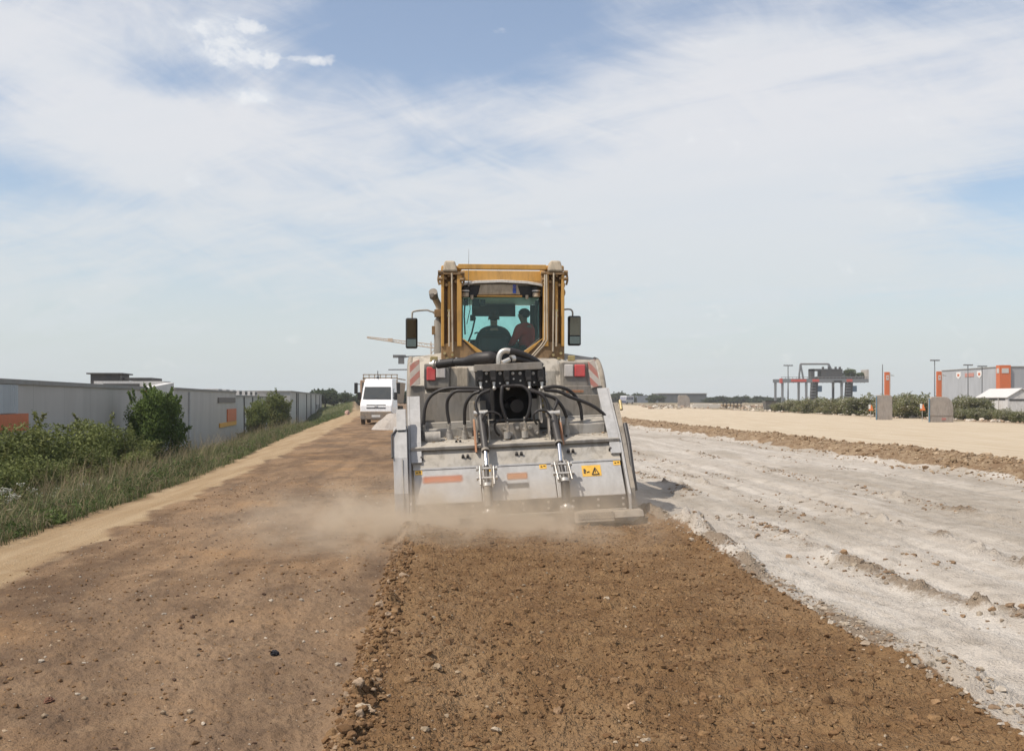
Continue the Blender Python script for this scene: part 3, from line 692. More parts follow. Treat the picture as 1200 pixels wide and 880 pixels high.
    for px in (562.5, 578, 594, 619.5, 634):
        a = I(px-3.6,434,.70); b = I(px+3.6,447,.70)
        s1 = B(MB().box(a.x,.70,b.z,b.x,.80,a.z).box(a.x-.008,.715,b.z+.05,b.x+.008,.79,a.z-.03), 'solenoid_valve', 'black', vb, .006)
        B(MB().box(a.x+.008,.69,b.z+.02,b.x-.008,.70,b.z+.06), 'valve_plug', 'dark', s1, .002)
        c = I(px+.5,447,.74); d = I(px+1.2,455,.73)
        B(MB().cyl(c, c.lerp(d,.35), .026, n=6).cyl(c.lerp(d,.35), d, .018, n=10).sph(d, .028), 'pipe_elbow', 'zinc', vb, 0)
    g = MB()
    for px in (570,586,601,609.5,625): p = I(px,437.5,.76); g.cyl(p, p+Vector((0,.04,0)), .020, n=8); g.sph(p, .015)
    for px, py in ((570,447),(586,449),(602,444),(610,446),(626,448),(640,438),(641,447)): p = I(px,py,.78); g.cyl(p, p+Vector((0,.04,0)), .013, n=6)
    B(g, 'test_ports', 'zinc', vb, 0)
    g = MB()
    for px in np.linspace(560,637,18): p = I(px,450.5,.79); g.cyl(p, p+Vector((0,.03,0)), .011, n=6)
    B(g, 'manifold_screws', 'dark', vb, 0)
    # --- big intake hose with silencer
    e = empty('intake_hose', (0,0,0)); e.parent = R
    pts = [I(507,427.5,1.5), I(516,427,1.4), I(536,425,1.3)]
    B(MB().tube([I(513,427,1.45), I(533,424.5,1.3)], .060, 18), 'coupling', 'rubber', e, 0)
    B(MB().tube([I(504,427,1.5), I(512,427,1.46)], [.035,.05], 12).tube([I(508,427,1.47), I(510,427,1.46)], .065, 12), 'pipe_end', 'zinc', e, 0)
    B(MB().tube([I(514,425.5,1.45),I(514.8,425.5,1.45)], .075, 14).tube([I(534,424.5,1.3),I(535,424.5,1.3)], .066, 18), 'hose_clamp', 'zinc', e, 0)
    B(MB().tube([I(533,424.5,1.3),I(545,424,1.22),I(554,422,1.15),I(560,421,1.1),I(574,420,1.0),I(579,420.5,.97),I(581.5,421,.96)], [.055,.06,.08,.093,.096,.08,.03], 22), 'silencer', 'rubber', e, 0)
    e = empty('return_line', (0,0,0)); e.parent = R
    B(MB().tube(spline([I(585,430,.9), I(584.5,420,.9), I(587,413.5,.9), I(592,411,.9), I(597.5,411.5,.9)], 6), .038, 14).tube([I(584.5,430,.9),I(584.5,427,.9)], .055, 8), 'steel_elbow', 'zinc', e, 0)
    B(MB().tube(spline([I(597,411.5,.9), I(606,413.5,.92), I(617,417.5,.98), I(627,423,1.05), I(634,429,1.1)], 6), .047, 14), 'rubber_hose', 'rubber', e, 0)
    e = empty('return_line', (0,0,0)); e.parent = R
    B(MB().tube([I(588.5,425.5,.8), I(597,421.5,.84)], .034, 12), 'steel_elbow', 'zinc', e, 0)
    B(MB().tube(spline([I(596,421.5,.84), I(604,420.5,.9), I(613,422,.95), I(624,426.5,1.0), I(630,430,1.05)], 6), .038, 14), 'rubber_hose', 'rubber', e, 0)
    g = MB().tube([I(598.5,420.5,.85),I(602.5,420,.88)], .046, 14); B(g, 'hose_clamp', 'zinc', e, 0)
    # --- hydraulic hoses  (pixel x, y, depth)
    H = [[(562,455,.72),(540,454.5,.75),(520,456,.8),(505,464,.85),(498,478,.85),(496.5,497,.85)],
         [(562,458,.70),(545,458,.72),(533,459,.75),(525,468,.78),(524,480,.8),(526.5,496,.8)],
         [(562,459,.68),(554,462,.7),(547,471,.72),(544.5,482,.75),(544.5,497,.78)],
         [(574,457,.70),(563,462,.68),(558,470,.65),(558.5,480,.62),(565,492,.58)],
         [(565,492,.50),(570,484,.48),(578,483,.48),(585,486,.48),(586.5,491,.5),(580,497,.55),(581,505,.6),(585,510,.66)],
         [(604,452,.68),(590,453,.66),(588,457,.64),(588,474,.62),(594,494,.62)],
         [(604,452,.68),(613,453,.66),(620,460,.63),(621.5,472,.62),(619,485,.62),(615,493,.63)],
         [(637,455,.70),(650,453,.72),(664,456,.75),(674,464,.8),(680,476,.82),(682,492,.82)],
         [(638,457,.70),(655,459,.72),(668,465,.72),(682,470,.75),(697,477,.78),(709,487,.8),(711,494,.82)],
         [(621,456,.70),(637,462,.68),(650,467,.68),(659,477,.70),(664,489,.74)],
         [(621,458,.68),(632,461,.66),(640,469,.64),(643,480,.62)],
         [(638,462,.66),(651,467,.66),(652,473,.64),(649,480,.62)],
         [(646,489,.48),(640,482,.46),(632,481,.46),(626,485,.46),(626,491,.48),(629,497,.55)]]
    for i, h in enumerate(H):
        e = B(MB().tube(spline([I(*p) for p in h], 7), (.0225 if i not in (4,12) else .015), 8), 'hydraulic_hose', 'rubber', R, 0)
        if i in (0,1,2,7,8,9,5,6):
            a = I(*h[-1]); dz = Vector((0,.03,-.09))
            B(MB().cyl(a+Vector((0,0,.05)), a+dz*.2, .016, n=8).cyl(a+dz*.2, a+dz, .026, n=6).cyl(a+dz, a+dz*1.5, .034, n=8), 'hose_fitting', 'zinc' if i in (5,6) else 'greydirty', e, 0)
            B(MB().cyl(a+dz*1.5, Vector((a.x, a.y+.05, 1.0)), .045, n=12), 'hose_port', 'greydirty', e, 0)
    r = np.random.default_rng(77); n = 420; x = r.uniform(-1.28, 1.28, n); y = .63+.45*r.uniform(0,1,n)**.7; z = .975+(y-.61)*.2
    o = scatter_lumps('mud_crumbs', np.stack([x,y,z],1), np.minimum(.009*np.exp(.6*r.normal(size=n)), .035), [(.30,.22,.14),(.36,.29,.21),(.22,.15,.09)], tint_mat('mud_tint'), 5, .5, 1); o.parent = R; o['kind'] = 'stuff'
    # linkage to the tractor
    for sx in (-1,1):
        B(MB().prism([(1.36,.62),(1.36,.74),(2.75,.86),(2.75,.74)], sx*.46-.04, sx*.46+.04, 'x'), 'lower_link', 'dark')
    B(MB().cyl((-.02,1.3,1.42),(-.02,2.3,1.5),.04,n=12), 'top_link', 'dark', bev=0)
    return R

def wheel(parent, M, x, y, r, w, rim=.5):
    e = empty('wheel', (x, y, r)); e.parent = parent
    prof = [(rim*r,-w*.42),(rim*r+.05,-w*.47),(.82*r,-w*.5),(.94*r,-w*.44),(.965*r,-w*.2),(.97*r,0),(.965*r,w*.2),(.94*r,w*.44),(.82*r,w*.5),(rim*r+.05,w*.47),(rim*r,w*.42)]
    n = 48; vs = []; fs = []
    for k in range(n):
        a = 2*PI*k/n
        for (rr, xx) in prof: vs.append((xx, rr*math.cos(a), rr*math.sin(a)))
    P = len(prof)
    for k in range(n):
        for j in range(P-1): fs.append((k*P+j, k*P+j+1, ((k+1)%n)*P+j+1, ((k+1)%n)*P+j))
    mb = MB().add(vs, fs, True)
    for k in range(24):      # chevron lugs
        for s_ in (-1, 1):
            a0 = 2*PI*(k+(.5 if s_ > 0 else 0))/24; a1 = a0+.16; q = []
            for (aa, xx) in ((a0, 0.02*s_), (a1, s_*w*.47)):
                for (da, rr) in ((-.03,.93*r),(.03,.93*r),(.03,1.0*r),(-.03,1.0*r)): q.append((xx, rr*math.cos(aa+da), rr*math.sin(aa+da)))
            mb.hexa(q)
    mb.build('tyre', M['tyre'], e)
    rm = MB().cyl((-w*.3,0,0),(-w*.22,0,0),rim*r*.98,n=32).cyl((w*.22,0,0),(w*.3,0,0),rim*r*.98,n=32).cyl((-w*.36,0,0),(w*.36,0,0),.16*r,n=16)
    for k in range(8): rm.cyl((w*.3,.26*r*math.cos(k*PI/4),.26*r*math.sin(k*PI/4)),(w*.33,.26*r*math.cos(k*PI/4),.26*r*math.sin(k*PI/4)),.02)
    rm.build('rim', M['fender'], e)
    return e

def build_tractor(M):
    R = empty('tractor', M0, (0,0,MY))
    tag(R, 'large dusty tractor with an ochre protective frame round its cab', 'tractor')
    def B(mb, name, mat, par=R, bev=.008, label=None): return mb.build(name, M[mat], par, bev, label)
    F_ = lambda *a: L(*a)
    # wheels and fenders
    for sx in (-1,1):
        wheel(R, M, sx*1.16, 3.35, 1.04, .62)
        wheel(R, M, sx*1.05, 6.25, .78, .55)
        cy, cz, r0, r1 = 3.35, 1.06, 1.13, 1.19
        poly = []
        A = [math.radians(a) for a in range(188, 39, -8)]
        for a in A: poly.append((cy+r1*math.cos(a)*(1.0), cz+r1*math.sin(a)))
        for a in A[::-1]: poly.append((cy+r0*math.cos(a), cz+r0*math.sin(a)))
        f = MB(); n = len(A)
        # as quads so that the arch shades smoothly
        xs = (sx*.74, sx*1.42); vs = []
        for xx in xs:
            k_ = .915 if abs(xx) > 1 else 1.
            vs += [(xx, cy+(p[0]-cy)*k_, cz+(p[1]-cz)*k_) for p in poly]
        N = len(poly); fs = []
        for i in range(n-1):
            j = N-1-i
            fs.append((i, i+1, i+1+N, i+N)); fs.append((j-1, j, j+N, j-1+N))
            fs.append((i, i+1, j-1, j)); fs.append((i+N, i+1+N, j-1+N, j+N))
        fs += [(0, N-1, 2*N-1, N), (n-1, n, n+N, n-1+N)]
        f.add(vs, fs, False)
        fe = B(f, 'fender', 'fender', R, .035)
        # outer lip: folded edge of the mudguard
        lip = []
        for a in A: lip.append(Vector((sx*1.43, cy+1.06*math.cos(a), cz+1.06*math.sin(a))))
        B(MB().tube(lip, .045, 8), 'fender_lip', 'greybody', fe, 0)
        # light housing on the rear of the fender
        if sx < 0:
            hb = (497,426,527,456); red = (500,430,510.5,446); wh = (511,430,522,443); ref = (500,462,516,466.5)
            stp = [(480,426),(491.5,421),(492.5,450),(480.5,453)]
        else:
            hb = (659,424,690,458); red = (673.5,427,686,441.5); wh = (661.5,427,672,441.5); ref = (664,457,684,460)
            stp = [(689,424),(697,421),(703.5,452),(693,455)]
        mb = MB(); bx(mb, F_, *hb, 2.19, .4); lh = B(mb, 'light_housing', 'greybody', fe, .02)
        mb = MB(); bx(mb, F_, *red, 2.165, .03); B(mb, 'tail_light', 'red_lens', fe, .012)
        mb = MB(); bx(mb, F_, *wh, 2.165, .03); B(mb, 'side_light', 'white_lens', fe, .012)
        mb = MB(); bx(mb, F_, *ref, 2.12, .03); B(mb, 'reflector', 'rust', fe, .003)
        pts = [F_(p[0], p[1], 2.14) for p in stp]
        sp_ = MB().prism([(p.x, p.z) for p in pts], 2.14, 2.165, 'y'); B(sp_, 'warning_board', 'stripes', fe, .004)
        mb = MB(); bx(mb, F_, (504 if sx < 0 else 666), (417.5 if sx < 0 else 416.5), (513 if sx < 0 else 674), (424 if sx < 0 else 423), 2.3, .08); B(mb, 'work_lamp', 'brass', fe, .01)
        # rear mudguard skirt under the boards
        a = F_(481 if sx < 0 else 662, 452, 2.17); b = F_(498 if sx < 0 else 706, 488, 2.17)
        B(MB().box(a.x,2.17,b.z-.1,b.x,2.20,a.z), 'mud_skirt', 'greybody', fe, .006)
        # side body between fender and cab, wide rounded shoulder
        x0, x1 = sorted((sx*.40, sx*.80))
        B(MB().prism([(2.5,.9),(2.42,1.5),(2.48,1.92),(2.62,2.08),(2.9,2.14),(3.6,2.12),(3.6,.9)], x0, x1, 'x'), 'rear_body_panel', 'fender', R, .05)
        # step and fuel tank
        B(MB().box(sx*.75,4.4,.62,sx*1.3,5.1,1.2), 'side_tank', 'greybody', R, .05)
    # drivetrain and bonnet
    B(MB().box(-.42,2.45,.75,.42,5.2,1.7), 'rear_axle_housing', 'dark', R, .05)
    B(MB().cyl((-1.2,3.35,1.04),(1.2,3.35,1.04),.17,n=18), 'rear_axle', 'dark', R, 0)
    B(MB().cyl((-1.0,6.25,.78),(1.0,6.25,.78),.12,n=14), 'front_axle', 'dark', R, 0)
    B(MB().prism([(-.48,1.0),(-.48,1.85),(-.36,2.08),(.36,2.08),(.48,1.85),(.48,1.0)], 4.75, 7.2, 'y'), 'bonnet', 'ochre', R, .05)
    B(MB().box(-.42,7.2,1.0,.42,7.24,1.95), 'grille', 'black', R, .02)
    B(MB().box(-.45,6.9,.5,.45,7.7,.95), 'front_weight', 'dark', R, .05)
    # cab
    gy = 3.12
    tl, tr_ = F_(541,346,gy), F_(633,346,gy); zt = tl.z; zr = F_(590,331,gy).z
    cx = (tl.x+tr_.x)/2
    floor_z = 1.95; yf = 4.75
    B(MB().box(cx-.72,gy,floor_z-.1,cx+.72,yf,floor_z), 'cab_floor', 'black')
    arch = [(-.66,zt+.005),(-.66,zr-.03),(-.4,zr+.0),(-.0,zr+.018),(.4,zr+.0),(.66,zr-.03),(.66,zt+.005)]
    B(MB().prism([(cx+a, b) for a, b in arch], gy+.06, yf+.1, 'y'), 'cab_roof', 'white', R, .03)
    arch2 = [(-.66,zr-.075),(-.66,zr-.035),(-.4,zr+.012),(-.0,zr+.03),(.4,zr+.012),(.66,zr-.035),(.66,zr-.075),(.4,zr-.03),(0,zr-.012),(-.4,zr-.03)]
    B(MB().prism([(cx+a, b) for a, b in arch2], gy-.10, gy+.06, 'y'), 'roof_visor', 'white', R, .006)
    mb = MB(); bx(mb, F_, 541, 334.5, 633, 347, gy-.02, .1); B(mb, 'roof_underside', 'black', R, .01)
    mb = MB(); 
    P = [F_(563,333.5,gy), F_(606,333.5,gy), F_(609.5,345.5,gy), F_(560,345.5,gy)]
    B(MB().prism([(p.x, p.z) for p in P][::-1], gy-.045, gy-.02, 'y'), 'plate_holder', 'beige', R, .006)
    mb = MB(); bx(mb, F_, 559, 345.8, 612, 348.2, gy-.06, .05); B(mb, 'plate_shelf', 'ochre', R, .004)
    mb = MB(); bx(mb, F_, 565, 333.8, 602, 343.6, gy-.055, .01); pl = B(mb, 'licence_plate', 'beige', R, .002)
    mb = MB(); bx(mb, F_, 601, 333.6, 604.8, 343.8, gy-.06, .012); 
    mblue = paint('blue_plate_band', (.01,.06,.35), .4, dust=.1, bump=0); mb.build('country_band', mblue, pl, .001)
    g = MB(); pc = F_(603,336.6,gy-.062)
    for k in range(10): g.sph((pc.x+.016*math.cos(k*PI/5), gy-.062, pc.z+.016*math.sin(k*PI/5)), .003, 6, 4)
    B(g, 'star_ring', 'sticker', pl, 0)
    # posts
    for sx in (-1,1):
        x0 = cx+sx*.60
        B(MB().prism([(gy,floor_z),(gy,zt),(gy+.08,zt),(gy+.08,floor_z)], min(x0,x0+sx*.07), max(x0,x0+sx*.07), 'x'), 'cab_post', 'black', R, .01)
        B(MB().prism([(yf-.06,floor_z),(yf-.06,zt),(yf,zt),(yf,floor_z)], min(x0,x0+sx*.06), max(x0,x0+sx*.06), 'x'), 'cab_post', 'black', R, .01)
        B(MB().prism([(3.85,floor_z),(3.85,zt),(3.90,zt),(3.90,floor_z)], min(x0,x0+sx*.05), max(x0,x0+sx*.05), 'x'), 'cab_post', 'black', R, .01)
        B(MB().box(x0+sx*.045,gy+.09,floor_z+.1,x0+sx*.05,3.84,zt), 'side_window', 'glass', R, 0)
        B(MB().box(x0+sx*.045,3.91,floor_z+.1,x0+sx*.05,yf-.07,zt), 'side_window', 'glass', R, 0)
    B(MB().box(cx-.59,yf-.02,floor_z+.08,cx+.59,yf-.014,zt-.01), 'windscreen', 'glass', R, 0)
    oct_ = [(541,347),(633,347),(633,397),(614,413),(560,413),(541,399)]
    pts = [F_(p[0], p[1], gy) for p in oct_]; sq = [(p.x, p.z) for p in pts]
    wf = empty('rear_window', (0,0,0)); wf.parent = R
    B(MB().prism(sq, gy+.03, gy+.036, 'y'), 'glass_pane', 'glass', wf, 0)
    g = MB()
    for i in range(6):
        a = Vector((sq[i][0], gy+.0, sq[i][1])); b = Vector((sq[(i+1)%6][0], gy+.0, sq[(i+1)%6][1])); g.tube([a, b], .022, 6)
    B(g, 'window_frame', 'black', wf, 0)
    B(MB().box(cx-.60,gy+.04,floor_z,cx+.60,gy+.10,2.19), 'cab_rear_wall', 'black', R, 0)
    mb = MB(); bx(mb, F_, 553, 347, 604, 371, yf-.12, .015); B(mb, 'sun_blind', 'black', R, .004)
    mb = MB(); bx(mb, F_, 604, 347, 632, 357, yf-.12, .02); B(mb, 'roof_console', 'black', R, .01)
    # inside: seats, steering wheel, console
    a = F_(578,400,3.72)
    B(MB().box(a.x-.24,3.55,floor_z,a.x+.24,4.0,floor_z+.28), 'driver_seat', 'black', R, .04)
    B(MB().prism([(3.50,floor_z+.2),(3.56,2.50),(3.64,2.50),(3.62,floor_z+.2)], a.x-.23, a.x+.23, 'x'), 'seat_back', 'black', R, .04)
    sw = MB(); c = Vector((a.x-.03,4.32,2.38)); 
    for rr in (.19,): sw.tube([c+Vector((rr*math.cos(t_), rr*math.sin(t_)*.55, rr*math.sin(t_)*.8)) for t_ in np.linspace(0, 2*PI, 25)], .016, 8, False)
    for t_ in (.3, 2.8, 4.7): sw.tube([c, c+Vector((.19*math.cos(t_), .19*math.sin(t_)*.55, .19*math.sin(t_)*.8))], .013, 6)
    sw.tube([c, c+Vector((0,.28,-.45))], .035, 8); B(sw, 'steering_wheel', 'black', R, 0)
    g = MB().tube([F_(557,372,4.3), F_(553,390,4.3), F_(547,405,4.2)], .016, 6); bx(g, F_, 551, 369, 557, 376, 4.3, .04); g.tube([F_(545,352,3.3),F_(544,370,3.3),F_(545,392,3.3)], .014, 6); g.tube([F_(550,350,3.3),F_(551,362,3.3),F_(547,380,3.3)], .007, 6)
    bx(g, F_, 543, 350, 549, 358, 3.25, .06); bx(g, F_, 554, 350, 562, 360, 3.3, .08); bx(g, F_, 563, 351, 569, 358, 3.3, .06)
    B(g, 'wiper_and_cables', 'black', R, .004)
    g = MB()
    for k in range(4): g.tube(spline([F_(556+3*k,391+k*2,4.1), F_(560+2.5*k,390+k*2,4.1), F_(561+3*k,398+k*2,4.05)], 4), .012, 6)
    bx(g, F_, 551, 398, 566, 412, 4.0, .2); bx(g, F_, 596, 402, 612, 413, 3.9, .2)
    B(g, 'control_console', 'black', R, .01)
    # beacons under the roof
    for px in (545, 628.5):
        a = F_(px, 343, gy-.12); b = F_(px, 348, gy-.12)
        be = B(MB().cyl(Vector((a.x,gy-.12,a.z-.005)), Vector((a.x,gy-.12,b.z)), .058, n=18), 'work_light', 'beige', R, .008)
        B(MB().cyl(Vector((a.x,gy-.12,a.z+.075)), Vector((a.x,gy-.12,a.z-.003)), .064, n=18), 'lamp_ring', 'black', be, .005)
        B(MB().cyl(Vector((a.x,gy-.12,a.z+.033)), Vector((a.x,gy-.12,a.z+.015)), .067, n=18), 'lamp_band', 'white', be, .002)
    for px in (553, 617.5):
        a = F_(px, 346, gy-.08); B(MB().cyl(a, a+Vector((0,0,-.06)), .024, n=12), 'marker_lamp', 'beige', R, 0)
    # --- protective frame
    fr = empty('protective_frame', (0,0,0)); fr.parent = R
    fy = 2.84
    mb = MB(); bx(mb, F_, 537, 309.3, 640, 316.2, fy, .09); B(mb, 'cross_beam', 'ochre', fr, .008)
    mb = MB(); bx(mb, F_, 541, 316.8, 636.5, 330, fy+.55, .05); B(mb, 'roof_plate', 'ochre', fr, .01)
    mb = MB(); bx(mb, F_, 517, 311, 541, 318, fy+.1, 1.9); bx(mb, F_, 637, 311, 661, 318, fy+.1, 1.9); B(mb, 'roof_rails', 'ochre', fr, .02)
    for sx in (-1,1):
        X = (lambda p: p) if sx < 0 else (lambda p: 1178.5-p)
        c = empty('frame_column', (0,0,0)); c.parent = fr
        mb = MB(); bx(mb, F_, min(X(519),X(541)), 318, max(X(519),X(541)), 404, fy+.10, .03); B(mb, 'web', 'ochre_dark', c)
        mb = MB()
        for (a, b) in ((517,520.5),(535.5,541)): bx(mb, F_, min(X(a),X(b)), 320, max(X(a),X(b)), 406, fy-.04, .15)
        B(mb, 'flange', 'ochre', c)
        mb = MB(); bx(mb, F_, min(X(524.5),X(528)), 330, max(X(524.5),X(528)), 406, fy+.02, .07); B(mb, 'rib', 'ochre', c)
        # flared foot
        P = [(517,404),(541,399),(560,413),(574,421),(571,427),(517,427)]
        P = [F_(X(a), b, fy-.02) for a, b in P]; poly = [(p.x, p.z) for p in P]
        if sx > 0: poly = poly[::-1]
        B(MB().prism(poly, fy-.02, fy+.10, 'y'), 'foot_plate', 'ochre_dark', c)
        P = [(541,396),(545,398),(578,421),(574,424),(560,414.5)]
        P = [F_(X(a), b, fy-.06) for a, b in P]; poly = [(p.x, p.z) for p in P]
        if sx > 0: poly = poly[::-1]
        B(MB().prism(poly, fy-.06, fy-.02, 'y'), 'foot_flange', 'ochre', c)
        # inner cheek behind the column, seen through the gap beside the window
        mb = MB(); bx(mb, F_, min(X(538),X(541.5)), 330, max(X(538),X(541.5)), 400, fy+.13, .22); B(mb, 'inner_cheek', 'ochre', c)
        # cap
        a = F_(min(X(519),X(535.5)), 305, fy-.08); b = F_(max(X(519),X(535.5)), 318, fy-.08)
        w_ = .03
        B(MB().hexa([(a.x-.01,fy-.08,b.z),(b.x+.01,fy-.08,b.z),(b.x+.01,fy+.22,b.z),(a.x-.01,fy+.22,b.z),(a.x+w_,fy-.05,a.z),(b.x-w_,fy-.05,a.z),(b.x-w_,fy+.19,a.z),(a.x+w_,fy+.19,a.z)]), 'column_cap', 'beige', c, .025)
        # head bracket with hooks and bolts
        g = MB(); bx(g, F_, min(X(514),X(543)), 318.5, max(X(514),X(543)), 322, fy-.06, .18)
        for p0 in ((515.5,319),(516,327),(542,320),(541,328)):
            q = F_(X(p0[0]), p0[1], fy-.05); g.cyl(q+Vector((-.03,0,0)), q+Vector((.03,0,0)), .028, n=8)
        g.tube(spline([F_(X(514.5),320,fy-.03), F_(X(513.5),328,fy-.03), F_(X(515),334,fy-.03)], 4), .018, 6)
        g.tube(spline([F_(X(543),322,fy-.03), F_(X(543.5),330,fy-.03), F_(X(541.5),335,fy-.03)], 4), .018, 6)
        for p0 in ((522,326),(526,323),(531,326),(534,330),(523,334)): q = F_(X(p0[0]), p0[1], fy-.03); g.cyl(q, q+Vector((0,.1,0)), .022, n=8)
        B(g, 'head_bracket', 'ochre_dark', c, .004)
        g = MB()
        for (a_, b_) in (((529.5,320),(530.5,412)), ((526.3,365),(526.5,406))): g.tube([F_(X(a_[0]),a_[1],fy-.06), F_(X(b_[0]),b_[1],fy-.06)], .013, 8)
        B(g, 'hydraulic_pipe', 'beige', c, 0)
        g = MB()
        for (a_, b_) in ((526,364),(526,370),(521,414),(530,416),(524,420)): q = F_(X(a_), b_, fy-.07); g.cyl(q, q+Vector((0,.06,0)), .022, n=8)
        B(g, 'pipe_clamp', 'brass', c, 0)
    for dx in (0, 3.2):
        B(MB().tube([F_(640.5-dx*.6,322,fy-.09), F_(641.5-dx,398,fy-.09), F_(637-dx,405,fy-.09), F_(620-dx,424,fy-.09)], .013, 8), 'hydraulic_pipe', 'beige', fr, 0)
    # exhaust
    e = empty('exhaust', (0,0,0)); e.parent = R
    B(MB().tube([F_(515,418,3.6), F_(515,376,3.6), F_(515,372,3.6)], [.085,.085,.05], 20), 'muffler', 'greybody', e, 0)
    B(MB().tube(spline([F_(515,373,3.6), F_(514.5,360,3.6), F_(511,352,3.55), F_(508,345,3.45)], 5), .052, 16), 'tail_pipe', 'beige', e, 0)
    B(MB().tube([F_(508.5,348,3.46), F_(507.5,342,3.36)], .068, 16).tube([F_(506,346,3.3),F_(511,345,3.5)], .03, 8), 'rain_cap', 'greybody', e, 0)
    mb = MB(); bx(mb, F_, 506, 382, 511, 392, 3.55, .08); bx(mb, F_, 509, 362.5, 521, 371.5, 3.3, .08); B(mb, 'mount_bracket', 'ochre_dark', e, .006)
    mb = MB(); p = F_(659,343,3.2); mb.sph(p, (.05,.05,.07)); q = F_(659,334,3.2); mb.sph(q, (.045,.05,.055)); B(mb, 'round_lamp', 'ochre_dark', R, 0)
    # mirrors
    for sx in (-1,1):
        e = empty('wing_mirror', (0,0,0)); e.parent = R
        my = 3.5
        if sx < 0: (x0,y0,x1,y1) = (475.3,372.5,489.3,408.3); arm = [(519,367),(505,365),(500,363.5),(485,365),(483,369),(483,374)]
        else: (x0,y0,x1,y1) = (666,370,681,405); arm = [(655,364),(664,362.5),(669,363),(671,366),(671,371)]
        a = F_(x0,y0,my); b = F_(x1,y1,my)
        B(MB().box(a.x,my,b.z,b.x,my+.11,a.z), 'mirror_shell', 'black', e, .025)
        B(MB().hexa([(a.x+.02,my-.006,b.z+.16),(b.x-.02,my-.006,b.z+.16),(b.x-.02,my,b.z+.16),(a.x+.02,my,b.z+.16),(a.x+.02,my-.05,a.z-.025),(b.x-.02,my-.05,a.z-.025),(b.x-.02,my,a.z-.025),(a.x+.02,my,a.z-.025)]), 'mirror_glass', 'mirror', e, .003)
        B(MB().box(a.x+.02,my-.006,b.z+.025,b.x-.02,my,b.z+.145), 'mirror_glass', 'mirror', e, .003)
        B(MB().tube(spline([F_(p[0],p[1],my+.05) for p in arm], 4), .014, 8), 'mirror_arm', 'greydirty', e, 0)
        if sx < 0:
            P = [F_(505,365,my), F_(519,363.5,my), F_(519,371,my), F_(513,371.5,my)]
            B(MB().prism([(p.x,p.z) for p in P][::-1], my-.02, my+.05, 'y'), 'arm_bracket', 'greydirty', e, .006)
            mb = MB(); bx(mb, F_, 510, 363, 521, 366, my-.05, .1); bx(mb, F_, 511, 369, 521, 371.5, my-.05, .1); B(mb, 'arm_mount', 'ochre', e, .006)
    B(MB().tube([F_(549,336,3.0), F_(549.2,310,3.0), F_(549.4,292,3.0)], [.006,.004,.002], 6).cyl(F_(549,336,3.0), F_(549,332.5,3.0), .016), 'antenna', 'greybody', R, 0)
    # hitch panel and boxes behind the cab
    mb = MB(); bx(mb, F_, 552, 426, 640, 480, 2.75, .1); B(mb, 'rear_bulkhead', 'dark', R, .01)
    mb = MB(); bx(mb, F_, 527, 430, 549, 470, 2.25, .3); B(mb, 'battery_box', 'beige', R, .02)
    mb = MB(); bx(mb, F_, 597, 417, 610, 422, 2.7, .1); B(mb, 'hitch_cover', 'ochre', R, .02)
    return R

# ------------------------------------------------------------------ people (skinned skeletons)
def skin_mesh(name, verts, edges, radii, mat, parent=None, sub=2, root=0):
    me = bpy.data.meshes.new(name); me.from_pydata(verts, edges, []); o = bpy.data.objects.new(name, me); col.objects.link(o)
    sk = o.modifiers.new('skin', 'SKIN'); sk.use_smooth_shade = True
    for i, r in enumerate(radii):
        d = me.skin_vertices[0].data[i]; d.radius = (r, r) if not isinstance(r, tuple) else r; d.use_root = (i == root)
    ss = o.modifiers.new('sub', 'SUBSURF'); ss.levels = sub; ss.render_levels = sub
    dg = bpy.context.evaluated_depsgraph_get(); m2 = bpy.data.meshes.new_from_object(o.evaluated_get(dg)); o.modifiers.clear(); o.data = m2; m2.name = name
    m2.materials.clear(); m2.materials.append(mat)
    m2.polygons.foreach_set('use_smooth', [True]*len(m2.polygons))
    if parent: o.parent = parent
    return o
